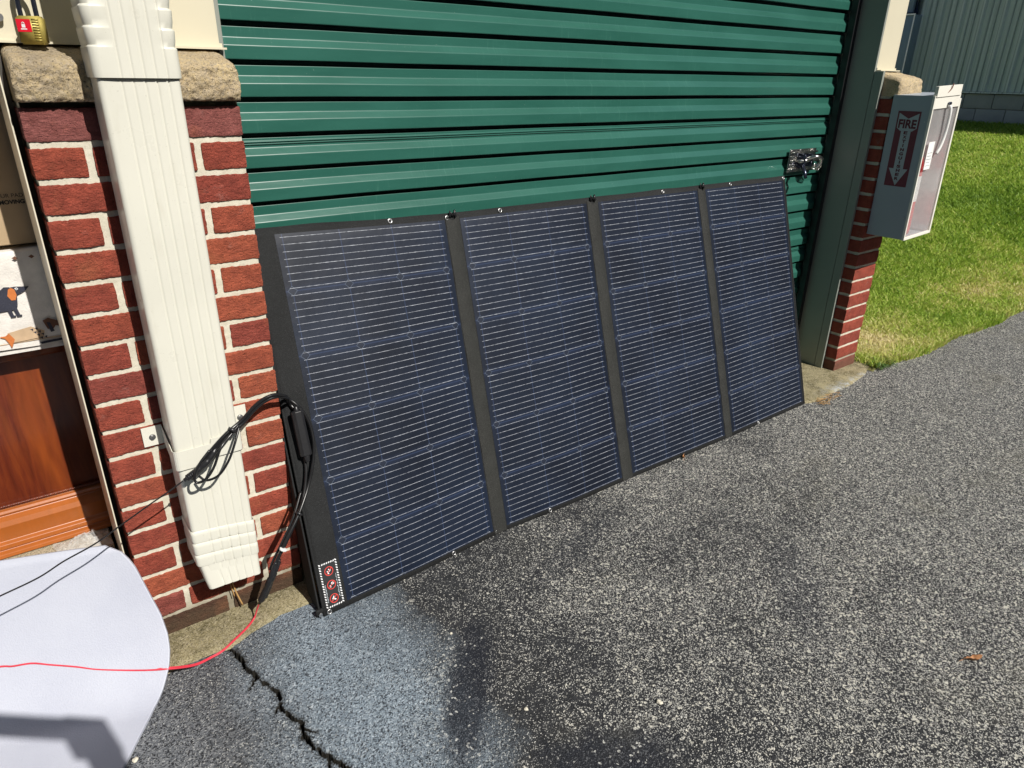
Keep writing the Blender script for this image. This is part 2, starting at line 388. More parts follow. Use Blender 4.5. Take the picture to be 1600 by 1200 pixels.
def mat_plastic_clear():
    m = M('clear_plastic'); v = m.obj(); m.base((.95, .95, .95)).set(Roughness=.18)
    m.b.inputs['Transmission Weight'].default_value = 0
    g = m.n('ShaderNodeBsdfTransparent'); mx = m.n('ShaderNodeMixShader'); mx.inputs[0].default_value = .32
    m.l(g.outputs[0], mx.inputs[1]); m.l(m.b.outputs[0], mx.inputs[2]); m.l(mx.outputs[0], m.out.inputs[0])
    m.bump(m.noise(v, 70, 4, dist=1.5), .9, .006); return m.m
def mat_acrylic():
    m = M('clear_acrylic'); m.base((.9, .92, .95)).set(Roughness=.08)
    g = m.n('ShaderNodeBsdfTransparent'); mx = m.n('ShaderNodeMixShader')
    pass
    mx.inputs[0].default_value = .10; gl = m.n('ShaderNodeBsdfGlossy'); gl.inputs['Roughness'].default_value = .12
    df = m.n('ShaderNodeBsdfDiffuse'); df.inputs[0].default_value = (.8, .8, .8, 1)
    m2 = m.n('ShaderNodeMixShader'); m2.inputs[0].default_value = .17; m.l(g.outputs[0], m2.inputs[1]); m.l(df.outputs[0], m2.inputs[2])
    m.l(m2.outputs[0], mx.inputs[1]); m.l(gl.outputs[0], mx.inputs[2]); m.l(mx.outputs[0], m.out.inputs[0]); return m.m
def mat_siding():
    m = M('weathered_grey_green_siding'); v = m.obj()
    st = m.noise(m.mapped(v, (1, 22, .35)), 1.6, 5, .65)
    c = m.mix(m.ramp(st, [(.3, 0.), (.7, 1.)]), (.46, .55, .51), (.78, .85, .81))
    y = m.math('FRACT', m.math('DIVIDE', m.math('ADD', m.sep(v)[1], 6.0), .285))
    rib_shade = m.ramp(y, [(.0, 0.), (.18, 0.), (.205, .75), (.26, .0), (.42, .0), (.45, .55), (.5, .0), (.70, .0), (.73, .5), (.79, 0.)])
    c = m.mix(rib_shade, c, (.15, .19, .18))   # rib shading painted into the colour beside every rib
    m.base(c).set(Roughness=.55); m.bump(st, .2, .004); return m.m
def mat_block():
    m = M('foundation_block'); v = m.obj()
    c = m.mix(m.ramp(m.noise(v, 3, 5, .7), [(.3, 0.), (.7, 1.)]), (.30, .32, .31), (.42, .43, .40))
    m.base(c).set(Roughness=.95); m.bump(m.noise(v, 90, 4), .5, .004); return m.m

BRICK = mat_brick(); MORTAR = mat_mortar(); STONE = mat_stone()
CONC = mat_concrete('apron_concrete', (.29, .25, .14), (.42, .365, .21)); BOARD = mat_concrete('dusty_board', (.52, .45, .32), (.62, .54, .40), False)
ASPH = mat_asphalt(); GRASS = mat_grass(); SOIL = mat_soil()
BEIGE = painted('beige_steel', (.62, .575, .44), .42, .025, ((.50, .43, .30), .12), .1)
CREAM = painted('cream_aluminium', (.67, .66, .58), .30, .025, ((.42, .38, .28), .22), .12, 5)
JAMB = painted('grey_green_steel', (.26, .28, .25), .38, .08, ((.25, .24, .2), .2), .2, 3)
JAMBW = painted('cream_jamb', (.72, .67, .53), .4, .03, ((.4, .36, .26), .2), .1)
CURT = mat_curtain(); CELL = mat_cell(); FAB = mat_fabric(); FABG = mat_fabric('grey_hinge_fabric', (.015, .0155, .0145), .6)
CHROME = simple('galvanised_steel', (.72, .71, .68), .22, 1., (60, .4, .002)); STEEL = simple('dull_steel', (.55, .55, .55), .35, 1.)
DARKST = simple('dark_steel', (.10, .11, .16), .25, .9); BLACKP = simple('black_plastic', (.016, .016, .018), .35, 0, (120, .15, .001))
CABLE = simple('black_cable', (.012, .012, .013), .28); REDW = simple('red_wire', (.62, .045, .07), .35); WHITE = simple('white_ink', (.75, .76, .77), .5)
REDINK = simple('red_ink', (.62, .05, .04), .5); BLACK = simple('black_ink', (.012, .012, .014), .6); GOLD = simple('lock_brass', (.42, .34, .09), .42, .35, (90, .2, .001))
BROWNINK = simple('box_print', (.03, .028, .026), .8); REDLAB = simple('red_label', (.66, .012, .03), .35)
CARD = mat_cardboard(); WOOD = mat_wood(); AMBER = mat_wood('amber_cherry_wood', .6); FOAM = mat_foam(); CLEAR = mat_plastic_clear(); ACR = mat_acrylic()
GREYBOX = painted('grey_cabinet_steel', (.36, .40, .45), .4, .05, None, .1); WHITEM = painted('white_cabinet_frame', (.80, .78, .70), .35, .03, ((.5, .45, .36), .15), .1)
SIGNRED = simple('sign_red', (.17, .03, .05), .45); SIGNBG = painted('sign_silver', (.44, .48, .52), .4, .04, None, .05)
ALU = simple('bright_aluminium', (.90, .89, .88), .25, .4, (12, .35, .01)); EXTRED = simple('extinguisher_red', (.62, .02, .02), .25)
FLEECE = simple('white_fleece', (.70, .67, .63), .95, 0, (260, .6, .002)); NAVY = simple('navy_print', (.030, .032, .05), .9, 0, (260, .6, .002)); ORANGE = simple('orange_print', (.52, .16, .04), .9, 0, (260, .6, .002)); TANP = simple('tan_print', (.50, .36, .23), .95)
BROWNP = simple('brown_print', (.16, .075, .045), .9)
SIDEG = mat_siding(); BLOCK = mat_block()
BLUEG = painted('blue_grey_box', (.22, .30, .37), .4, .05, None, .1); DARKIN = simple('dark_interior', (.06, .055, .05), .9)
ROOFM = painted('dark_green_roof', (.03, .10, .08), .4, .05); PAPER = simple('white_paper', (.82, .82, .80), .7); RUST = simple('dry_reed', (.42, .25, .09), .8)
PEB = simple('pale_stone', (.62, .58, .48), .8, 0, (150, .6, .002)); LEAF = simple('dry_leaf', (.42, .20, .085), .7, 0, (120, .6, .002)); WEED = simple('weed_green', (.07, .14, .025), .6)

# ================================================================== ground
def wob_edge(x): return float(np.interp(x, [-3, .05, .16, .24, .30, .38, .5, 1.0, 2.5, 2.66, 2.74, 3.1, 3.28, 3.40], [-.128, -.128, -.124, -.104, -.088, -.094, -.108, -.095, -.105, -.120, -.146, -.134, -.105, -.055])) + .006 * nz(x, 0, 0, 9) + .004 * nz(x, 0, 0, 31, 4) + .002 * nz(x, 0, 0, 90, 4)
CR = [(.150, -.128), (.159, -.150), (.166, -.205), (.178, -.258), (.196, -.315), (.209, -.339), (.196, -.375), (.203, -.42), (.217, -.454), (.212, -.49), (.218, -.526), (.236, -.57), (.254, -.614), (.262, -.67), (.29, -.72), (.30, -.8), (.315, -.9)]
CRP = []
for i in range(len(CR) - 1):
    for k in range(10):
        t = k / 10; x = CR[i][0] * (1 - t) + CR[i + 1][0] * t; y = CR[i][1] * (1 - t) + CR[i + 1][1] * t
        CRP.append((x + .0055 * nz(x, y, 0, 50) + .004 * nz(x, y, 1, 150), y, max(.0016, (.0048 if y > -.3 else .0034) + .0042 * nz(x, y, 3, 45) + .0024 * nz(x, y, 6, 170))))
for (bx0, by0, bx1, by1) in ((.178, -.262, .150, -.292), (.212, -.462, .240, -.500), (.197, -.372, .178, -.392), (.236, -.570, .216, -.610)):   # side branches
    for k in range(14):
        t = k / 14; x = bx0 + (bx1 - bx0) * t; y = by0 + (by1 - by0) * t; CRP.append((x + .004 * nz(x, y, 0, 90), y + .003 * nz(x, y, 5, 90), .0024 * (1 - t) + .0008))
CRP = np.array(CRP)
def edges(lo, a, b, hi, step, grow=1.25):
    v = list(np.arange(a, b, step)); s = step; x = b
    while x < hi: v.append(x); s = min(s * grow, 1.0); x += s
    v.append(hi); s = step; x = a - step; L = []
    while x > lo: L.append(x); s = min(s * grow, 1.0); x -= s
    L.append(lo); return np.array(L[::-1] + v)
gx = edges(-40, .11, .33, 40, .0017); gy = edges(-30, -.80, -.118, .4, .0019)
X, Y = np.meshgrid(gx, gy); Z = np.zeros_like(X)
msk = (X > .10) & (X < .34) & (Y > -.94) & (Y < -.115)
for j, i in zip(*np.nonzero(msk)):
    d2 = np.hypot(CRP[:, 0] - X[j, i], CRP[:, 1] - Y[j, i]); k = int(d2.argmin()); d = d2[k]; wd = CRP[k, 2]
    h = .0007 * nz(X[j, i], Y[j, i], 0, 160)
    if d < wd: h -= .045 * (1 - (d / wd) ** 4)
    elif d < wd + .014: h -= .0035 * (1 - (d - wd) / .014) - .0022 * nz(X[j, i], Y[j, i], 0, 260)
    Z[j, i] = h
nx, ny = len(gx), len(gy)
me = bpy.data.meshes.new('driveway')
V = np.stack([X, Y, Z], -1).reshape(-1, 3)
idx = np.arange(nx * ny).reshape(ny, nx); F = np.stack([idx[:-1, :-1], idx[:-1, 1:], idx[1:, 1:], idx[1:, :-1]], -1).reshape(-1, 4)
me.from_pydata(V.tolist(), [], F.tolist()); me.materials.append(ASPH); me.polygons.foreach_set('use_smooth', [True] * len(F)); me.update()
tag(link('driveway', me), kind='structure')

# concrete apron in front of the piers and under the door
b = MB(); N = 520; x0, x1 = -3.0, 3.40
top = []; low = []
for i in range(N + 1):
    x = x0 + (x1 - x0) * i / N; ye = wob_edge(x)
    top.append((x, ye)); 
vs = []
for (x, ye) in top:
    vs += [(x, ye - .003, -.004), (x, ye, .004 + .0015 * nz(x, 0, 0, 30)), (x, ye + .02, .007), (x, -.06, .008), (x, .0, .008), (x, .9, .008)]
fs = [(i * 6 + k, (i + 1) * 6 + k, (i + 1) * 6 + k + 1, i * 6 + k + 1) for i in range(N) for k in range(5)]
b.add(vs, fs, 0, True); tag(b.build('concrete_apron', CONC), kind='structure')

# lawn: rises gently towards the far building
def sst(t): t = max(0, min(1, t)); return t * t * (3 - 2 * t)
def lawn_edge(x): return -.13 + .035 * nz(x, 0, 0, 1.7, 5) + .02 * nz(x, 0, 0, 7, 2)
def lawn_z(x, y): return .004 + .1 * max(0, x - 3.9) * sst((y + .1) / 1.1) + .012 * nz(x, y, 0, 1.5)
b = MB()
def lf(u, v):
    x = 3.33 + 20 * u ** 1.6; e = lawn_edge(x); y = e + (14) * v ** 2
    return (x, y, lawn_z(x, y) + (0.0 if v > 0 else -.01))
vs, fs = grid(lf, 120, 80); b.add(vs, fs, 0, True)
tag(b.build('lawn', SOIL), kind='structure')
# grass blades
def blades(n, xs, slo, shi, hmul=1.0):
    u = rng.random(n); x = xs[0] * (xs[1] / xs[0]) ** u      # density falls off with distance
    sl = slo + (shi - slo) * rng.random(n); y = sl * (x + .078) - 1.63
    return x, y
xa, ya = blades(150000, (3.34, 11.9), .262, .53); xb, yb = blades(30000, (3.34, 11.9), .05, .95)
x = np.concatenate([xa, xb]); y = np.concatenate([ya, yb])
le = np.array([lawn_edge(t) for t in np.linspace(3.3, 12, 400)]); e = np.interp(x, np.linspace(3.3, 12, 400), le)
k = (y > e - .012 * rng.random(len(x))) & (x > 3.37 + .03 * rng.random(len(x))) & (y < 8); x = x[k]; y = y[k]; n = len(x)
z = np.array([lawn_z(a, c) for a, c in zip(x, y)])
dist = np.hypot(x + .08, y + 1.63)
h = (.022 + .024 * rng.random(n)) * (1 + .05 * (dist - 3)); wd = (.0017 + .0012 * rng.random(n)) * (1 + .22 * (dist - 3))
an = rng.random(n) * 6.283; la = rng.random(n) * 6.283; lm = .35 + .75 * rng.random(n)
patch = np.array([fbm(a, c, 0, .9, 1) for a, c in zip(x, y)]); pat2 = np.array([nz(a, c, 0, 6, 9) for a, c in zip(x, y)])
edgeN = np.clip(1 - (y - np.interp(x, np.linspace(3.3, 12, 400), le)) / .9, 0, 1)
tone = .36 + .20 * patch + .16 * pat2 + .22 * edgeN * (patch + .55) + .16 * rng.standard_normal(n)
bald = np.exp(-(((x - 5.1) / .5) ** 2 + ((y - .22) / .22) ** 2)) + np.exp(-(((x - 3.75) / .25) ** 2 + ((y - .12) / .16) ** 2))
tone = np.clip(tone + .38 * bald - .06 * (x > 6.5), 0, 1); h = h * (1 - .4 * np.clip(bald, 0, 1))
cx, sx = np.cos(an), np.sin(an); lx, ly = np.cos(la) * h * lm, np.sin(la) * h * lm
V = np.empty((n, 5, 3)); 
V[:, 0] = np.stack([x - cx * wd, y - sx * wd, z - .003], -1); V[:, 1] = np.stack([x + cx * wd, y + sx * wd, z - .003], -1)
V[:, 2] = np.stack([x + lx * .4 + cx * wd * .8, y + ly * .4 + sx * wd * .8, z + h * .6], -1); V[:, 3] = np.stack([x + lx * .4 - cx * wd * .8, y + ly * .4 - sx * wd * .8, z + h * .6], -1)
V[:, 4] = np.stack([x + lx, y + ly, z + h * .93], -1)
me = bpy.data.meshes.new('grass'); me.vertices.add(n * 5); me.vertices.foreach_set('co', V.ravel())
bi = np.arange(n)[:, None] * 5; loops = np.concatenate([bi + np.array([[0, 1, 2, 3]]), bi + np.array([[3, 2, 4]])], 1)
me.loops.add(n * 7); me.loops.foreach_set('vertex_index', loops.ravel().astype(np.int32))
me.polygons.add(n * 2); ls = (np.arange(n)[:, None] * 7 + np.array([[0, 4]])).ravel(); me.polygons.foreach_set('loop_start', ls.astype(np.int32))
me.materials.append(GRASS); a = me.attributes.new('tone', 'FLOAT', 'POINT'); a.data.foreach_set('value', np.repeat(tone, 5).astype(np.float32))
me.update(calc_edges=True); tag(link('grass', me), 'short green lawn grass with straw-coloured patches', 'grass', kind='stuff')

# ================================================================== storage building
bld = thing('storage_building', 'brick and beige storage building with a green roll-up door', 'building', (1.5, .3, 0))
PC = .0677
def brick_pier(x0, x1, cols, res, label):
    """cols(c): list of brick x-ranges of course c; bricks and mortar are one mesh"""
    b = MB(); tone = []
    zt = 19 * PC
    mres = res
    # mortar body: front and both sides
    def mface(fn, nu, nv):
        vs, fs = grid(fn, nu, nv); b.add(vs, fs, 1, True); tone.extend([0] * len(vs))
    W = x1 - x0
    r = .004
    def md(x, z, s): return .0012 * nz(x, s, z, 150) + .0008 * nz(x, s, z, 40, 3)
    # cylinder-like wrap so front and side faces share their edges
    def wrap(u, v):
        z = -.02 + (zt + .03) * v; D = .125; L = W + 2 * D; t = u * L
        if t < D: p = (x0 + r, D - t, z)
        elif t < D + W: p = (x0 + (t - D), 0 + r, z)
        else: p = (x1 - r, t - D - W, z)
        x, y, z = p; q = md(x + y, z, 0)
        x = min(max(x, x0 + r), x1 - r); y = max(y, r)
        if z > 19 * PC - .011 and D <= t <= D + W: y += .06  # top joint pushed back to deepen the shade under the cap
        if t < D: x += q
        elif t < D + W: y += q
        else: x -= q
        return (x, y, z)
    mface(wrap, int((W + .25) / mres), int(zt / mres))
    for c in range(19):       # c=0 is the lowest course
        zb = c * PC + .0010; zc = zb + (.0566 if c < 18 else .0600)
        for (a, d, tn) in cols(c):
            xa, xb, ya, yb = x0 + a, x0 + d, 0.0, .125
            rr = .0035; cen = Vector(((xa + xb) / 2, (ya + yb) / 2, (zb + zc) / 2)); half = Vector(((xb - xa) / 2, (yb - ya) / 2, (zc - zb) / 2))
            off = random.uniform(-.0016, .0008); tilt = random.uniform(-.004, .004)
            sd = random.random() * 50
            def disp(p):
                q = Vector([max(-half[i] + rr, min(half[i] - rr, p[i])) for i in range(3)])
                nrm = (p - q); nrm = nrm.normalized() if nrm.length > 1e-6 else Vector((0, -1, 0))
                P = cen + q + nrm * rr
                edge_ = 1 - abs(nrm.y)
                k = .0010 * nz(P.x, P.y, P.z, 75, sd) + .0015 * nz(P.x, P.y, P.z, 210, sd) - .0016 * max(0, nz(P.x, P.y, P.z, 110, sd + 9) - .25) * edge_ * 3
                P.y += .0014 * nz(P.x, P.y, P.z, 24, sd)
                # wire-cut drag marks
                k += .0006 * nz(P.x * 40, P.y * 40, P.z * 200, 1, sd)
                P = P + nrm * k; P.y += off; P.z += tilt * (P.x - cen.x)
                return P
            nu = max(4, int((xb - xa) / res)); nv = max(3, int((zc - zb) / res)); ns = max(3, int((yb - ya) / (res * 1.6)))
            faces = [(lambda u, v: Vector((-half.x + 2 * half.x * u, -half.y, -half.z + 2 * half.z * v)), nu, nv),
                     (lambda u, v: Vector((-half.x + 2 * half.x * u, -half.y + .012 * v, half.z)), nu, 3),
                     (lambda u, v: Vector((-half.x + 2 * half.x * u, -half.y + .012 * v, -half.z)), nu, 3),
                     (lambda u, v: Vector((-half.x, -half.y + 2 * half.y * u, -half.z + 2 * half.z * v)), ns, nv),
                     (lambda u, v: Vector((half.x, -half.y + 2 * half.y * u, -half.z + 2 * half.z * v)), ns, nv)]
            for fn, a_, b_ in faces:
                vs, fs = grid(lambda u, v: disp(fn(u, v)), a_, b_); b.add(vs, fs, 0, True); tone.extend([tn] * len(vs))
    p = b.build('brick_pier', [BRICK, MORTAR], bld, attr=tone)
    p['label'] = label
    # split-face stone cap
    s = MB()
    zb, zf, zk = 1.290, 1.352, 1.388
    prof = [(.12, zb), (.02, zb), (-.016, zb), (-.022, zb + .006), (-.024, zb + .02), (-.024, zb + .04), (-.021, zf), (-.012, zf + .010), (.01, zf + .017), (.05, zk - .012), (.10, zk), (.13, zk)]
    L = [0]
    for i in range(1, len(prof)): L.append(L[-1] + math.hypot(prof[i][0] - prof[i - 1][0], prof[i][1] - prof[i - 1][1]))
    def pf(t):
        t *= L[-1]; i = 0
        while i < len(L) - 2 and t > L[i + 1]: i += 1
        k = (t - L[i]) / (L[i + 1] - L[i]); return prof[i][0] + (prof[i + 1][0] - prof[i][0]) * k, prof[i][1] + (prof[i + 1][1] - prof[i][1]) * k
    xa, xb = x0 + .001, x1 + .002
    def cap(u, v):
        y, z = pf(v); x = xa + (xb - xa) * u
        ed = min(u, 1 - u) * (xb - xa)
        if ed < .016:
            k = 1 - ed / .016; rd = .015 * (1 - math.sqrt(max(0, 1 - k * k)))
            if y < .06: y += rd * .5
            if z > zf: z -= rd * .9
        rough = 1.0 if z < zf + .004 else .35
        if y < .1:
            y += rough * (.0035 * fbm(x, y, z, 24, 2) + .0048 * fbm(x, y, z, 80, 5) + .0030 * nz(x, y, z, 200))
            z += .0016 * fbm(x, y, z, 70, 8) * (1 if z > zf else .6)
        x += .001 * nz(x, y, z, 60)
        return (x, y, z)
    nu = int((xb - xa) / (res * .8)); nv = int(L[-1] / (res * .8)); vs, fs = grid(cap, nu, nv); base = s.add(vs, fs, 0, True)
    for i in (0, nu): # end faces
        ring = [base + j * (nu + 1) + i for j in range(nv + 1)]; s.f.append(tuple(ring)); s.m.append(0); s.sm.append(False)
    c = s.build('capstone', STONE, p); c.location = (0, 0, 0)
    return p
def tn(c):
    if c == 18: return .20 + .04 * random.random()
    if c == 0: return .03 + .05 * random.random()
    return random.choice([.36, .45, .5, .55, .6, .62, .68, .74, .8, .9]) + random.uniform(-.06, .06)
def cols_left(c):
    if c % 2 == 0: return [(0, .1925, tn(c)), (.2055, .398, tn(c))]
    return [(0, .0915, tn(c)), (.1045, .2935, tn(c)), (.3065, .398, tn(c))]
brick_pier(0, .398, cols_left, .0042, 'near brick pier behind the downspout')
brick_pier(3.155, 3.347, lambda c: [(0, .192, .45 + random.uniform(-.08, .1) if c else .3)], .009, 'far brick pier carrying the extinguisher cabinet')
# siding above the caps, with a drip flashing at its foot
for (xa, xb) in ((-.010, .402), (3.1545, 3.311)):
    b = MB(); b.box((xa, .100, 1.392), (xb, .128, 2.6)); sd = b.build('siding', BEIGE, bld, bevel=.0015)
    b = MB(); b.box((xa - .0, .078, 1.3895), (xb + .008, .0995, 1.3935)); b.box((xa, .0955, 1.3935), (xb + .004, .0993, 1.402)); f = b.build('flashing', BEIGE, sd); f.location = (0, 0, 0)
# door jambs
b = MB(); b.box((3.140, .098, .004), (3.153, .30, 2.3)); b.build('door_jamb', JAMB, bld, bevel=.0015)
b = MB(); b.box((3.138, .056, .004), (3.1535, .0955, 1.389)); b.build('door_jamb', JAMB, bld, bevel=.0015)
b = MB(); b.box((.4005, .104, .004), (.412, .30, 2.3)); b.build('door_jamb', JAMB, bld, bevel=.0015)
b = MB(); b.box((-.0142, .050, .10), (-.0112, .30, 1.389)); b.box((-.0142, .104, 1.392), (-.0115, .3, 1.98)); b.build('door_jamb', JAMBW, bld, bevel=.001)
b = MB(); b.box((-.0109, .098, .02), (-.0005, .29, 1.389)); b.build('jamb_shade_strip', DARKIN, bld)  # dark strip standing in for the shade between lip and brick
b = MB(); b.box((3.112, .214, .012), (3.1385, .244, 2.3)); b.build('curtain_shade_strip', BLACKP, bld)  # dark strip added to carry the shade beside the curtain edge
# shell of the building: header, end wall, partitions, roof, floor
b = MB(); b.box((-.0165, .131, 2.3), (3.311, .30, 2.6)); b.box((-2.75, .131, 1.98), (-.0175, .30, 2.6)); b.build('door_header', BEIGE, bld)  # left header set low to keep sky light out of the unit
b = MB(); b.box((-2.75, .02, .012), (-1.0, .30, 1.975)); b.build('added_front_wall', BEIGE, bld)  # wall added to narrow the opening and darken the unit
b = MB(); b.box((.414, .34, .01), (.50, 4, 2.5)); b.box((.06, .30, .01), (.40, .34, 2.3)); b.box((3.20, .305, .01), (3.305, 4, 2.6)); b.box((-2.75, 4, .01), (3.305, 4.1, 2.6)); b.box((-2.75, .14, .01), (-2.65, 4, 2.6)); b.build('inner_wall', DARKIN, bld)
b = MB(); b.box((3.3055, .130, -.05), (3.311, 4.1, 2.6)); b.build('side_wall', BEIGE, bld)
b = MB(); b.box((-2.8, -.58, 2.604), (3.36, 4.15, 2.68)); b.build('roof', ROOFM, bld, bevel=.01)  # deep eave overhang added to cut sky light on the walls
b = MB(); b.box((-2.65, .14, .009), (-.02, 4, .02)); b.build('unit_floor', CONC, bld)
# roll-up door curtain
def door_curtain():
    pitch = .08455; y0 = .250; dp = .0140; zref = 1.4611 - .0025
    k0 = math.floor((zref - .01) / pitch); prof = []
    z_low = zref - k0 * pitch
    nrib = 29
    def fillet(pts, rad=.0022, n=4):
        out = [pts[0]]
        for i in range(1, len(pts) - 1):
            p0, p, p1 = (Vector((*q, 0)) for q in pts[i - 1:i + 2]); d0 = (p0 - p); d1 = (p1 - p)
            k = min(rad, d0.length * .45, d1.length * .45); q0 = p + d0.normalized() * k; q1 = p + d1.normalized() * k
            out.append(tuple((p + d0.normalized() * min(k * 1.7, d0.length * .49))[:2]))
            for j in range(n + 1):
                t = j / n; out.append(tuple((q0 * (1 - t) ** 2 + p * 2 * t * (1 - t) + q1 * t * t)[:2]))
            out.append(tuple((p + d1.normalized() * min(k * 1.7, d1.length * .49))[:2]))
        return out + [pts[-1]]
    raw = []
    for i in range(nrib):                 # ribs from the bottom upwards: pocket deepened to make a black shade band, lower flat, slope, upper flat
        zb = zref - (k0 - i) * pitch      # lower edge of the proud flat
        seam = (k0 - i) in (4, -3, 11)
        raw += [(y0 + dp, zb - .0125), (y0 + dp + .020, zb - .0105), (y0 + dp + .020, zb - .0010), (y0 + .0005, zb - .0004)]
        raw += [(y0 + .0002, zb + .0302), (y0 + dp, zb + .0480)]
        if seam: raw += [(y0 + dp, zb + .0545), (y0 + dp - .0035, zb + .0555), (y0 + dp - .0035, zb + .0585), (y0 + dp + .006, zb + .0590), (y0 + dp + .006, zb + .0602), (y0 + dp - .0025, zb + .0607), (y0 + dp - .0020, zb + .0640), (y0 + dp, zb + .0652)]
    prof = fillet(raw)
    nx_ = 60; b = MB(); vs = []
    for (y, z) in prof:
        for i in range(nx_ + 1):
            x = .40 + (3.19 - .40) * i / nx_
            vs.append((x, y + .0014 * nz(x, 0, z, 2.8) + .0006 * nz(x, 0, z, 9, 3) , max(.012, z + .0011 * nz(x, 0, z, 3.1, 5))))
    fs = [(j * (nx_ + 1) + i, j * (nx_ + 1) + i + 1, (j + 1) * (nx_ + 1) + i + 1, (j + 1) * (nx_ + 1) + i) for j in range(len(prof) - 1) for i in range(nx_)]
    b.add(vs, fs, 0, True)
    o = b.build('roll_up_door', CURT, bld); o['label'] = 'green corrugated steel roll-up door'
    return o
door = door_curtain()
# slide latch on the door
L = MB()
def lb(a, c, mi=0, bv=.0015): L.box(a, c, mi, bv)
lb((2.825, .236, .968), (3.03, .2395, 1.066)); lb((2.84, .226, 1.048), (3.03, .2355, 1.056)); lb((2.84, .226, .976), (2.97, .2355, .984))
for q in range(3): lb((2.842, .2285, .992 + q * .018), (2.895, .2355, 1.001 + q * .018))
lb((2.90, .205, .985), (2.912, .2355, 1.045), 1); lb((2.955, .205, .990), (2.965, .2355, 1.045), 1)
L.tube([(2.875, .216, 1.016), (3.06, .216, 1.016)], .0075, 0, 12)
L.tube(spline([(2.93, .214, 1.022), (2.945, .185, 1.036), (2.975, .176, 1.030), (2.992, .182, 1.006), (2.985, .196, .985)], 6), .0075, 0, 12)
for q in range(4):
    cx_, cz_ = 2.978 + .012 * q, .992 - .003 * q
    L.tube([(cx_ + .014 * math.cos(t), .200 + .006 * math.sin(t * 2 + q), cz_ + .013 * math.sin(t)) for t in np.linspace(0, 6.283, 15)], .0026, 0, 7, False)
for (px, pz) in ((2.838, 1.058), (2.838, .978), (2.905, 1.060), (3.0, 1.060), (2.89, .976)): L.tube([(px, .2355, pz), (px, .2305, pz)], .005, 0, 8)
L.tube([(2.90, .212, 1.0), (2.892, .19, .97), (2.885, .176, .948)], [.008, .009, .007], 1, 10)
lt = L.build('latch', [CHROME, DARKST], door); lt.location = (0, 0, 0)

# ================================================================== downspout
ds = thing('downspout', 'cream ribbed aluminium downspout strapped to the near brick pier', 'downspout', (.195, -.05, .15))
def ds_section(x0, x1, yf, yb, rib=.0017, r=.010, n=5):
    """closed outline, counter-clockwise from back-left; front carries vertical grooves"""
    pts = [(x0, yb)]; 
    pts += [(x0, yf + r)] + [(x0 + r - r * math.cos(a), yf + r - r * math.sin(a)) for a in (.4, .8, 1.2)] + [(x0 + r, yf)]
    W = x1 - x0 - 2 * r; k0 = x0 + r + W * .24; k1 = x1 - r - W * .10; gw = .0021
    for i in range(n):
        gx_ = k0 + (k1 - k0) * i / (n - 1)
        pts += [(gx_ - gw * 2.2, yf), (gx_ - gw, yf + .0001), (gx_ - gw * .3, yf + rib), (gx_ + gw * .3, yf + rib), (gx_ + gw, yf + .0001), (gx_ + gw * 2.2, yf)]
    pts += [(x1 - r, yf)] + [(x1 - r + r * math.sin(a), yf + r - r * math.cos(a)) for a in (.4, .8, 1.2)] + [(x1, yf + r), (x1, yb)]
    return pts
def loft(secs, name, mat, parent, close=True):
    b = MB(); n = len(secs[0][1]); vs = []
    for z, pts in secs: vs += [(p[0], p[1], z if len(p) < 3 else p[2]) for p in pts]
    fs = [(j * n + i, j * n + (i + 1) % n, (j + 1) * n + (i + 1) % n, (j + 1) * n + i) for j in range(len(secs) - 1) for i in range(n)]
    b.add(vs, fs, 0, True); o = b.build(name, mat, parent)
    m = o.modifiers.new('edge', 'EDGE_SPLIT'); m.split_angle = math.radians(50); return o
XL, XR, YF, YB = .1245, .2655, -.102, -.012
secs = []
for z in [1.34, 1.3, 1.2, 1.1, 1.0, .93, .9, .87, .8, .7, .6, .5, .4, .365]:
    dent = .0025 * math.exp(-((z - .9) / .05) ** 2)
    secs.append((z, ds_section(XL + .0008 * nz(z, 0, 0, 3), XR + .0008 * nz(z, 5, 0, 3), YF + dent + .0006 * nz(z, 0, 0, 6), YB)))
secs.append((.300, ds_section(XL, XR, YF, YB)))
loft(secs, 'pipe', CREAM, ds)
# lower outlet: three beads, then a tapering mouth
secs = []
def tilt(sec, z, dz): return (z, [(p[0], p[1], z - dz * (p[0] - XL) / (XR - XL) + .002 * math.sin(3.1 * (p[0] - XL) / (XR - XL))) for p in sec])
zs_ = [(.352, 0.0), (.346, .0025), (.334, .0035), (.326, .0)]
for kk in range(3):
    z0_ = .350 - kk * .034
    for dz_, g in ((0, .0012), (-.0025, .0030), (-.010, .0032), (-.026, .0030), (-.0315, .0026), (-.0325, .0006)):
        secs.append(tilt(ds_section(XL - g, XR + g, YF - g, YB, .0018), z0_ + dz_, .020))
secs.append(tilt(ds_section(XL + .002, XR, YF - .001, YB, .0018), .246, .02)); secs.append(tilt(ds_section(XL + .008, XR - .001, YF - .003, YB + .0, .0018), .205, .014)); secs.append(tilt(ds_section(XL + .013, XR - .001, YF - .004, YB, .0016), .176, .008))
secs.append(tilt(ds_section(XL + .0145, XR - .0025, YF - .0025, YB, .0016), .1765, .008)); secs.append(tilt(ds_section(XL + .014, XR - .0025, YF - .0015, YB, .0016), .25, .008))
loft(secs, 'outlet', CREAM, ds)
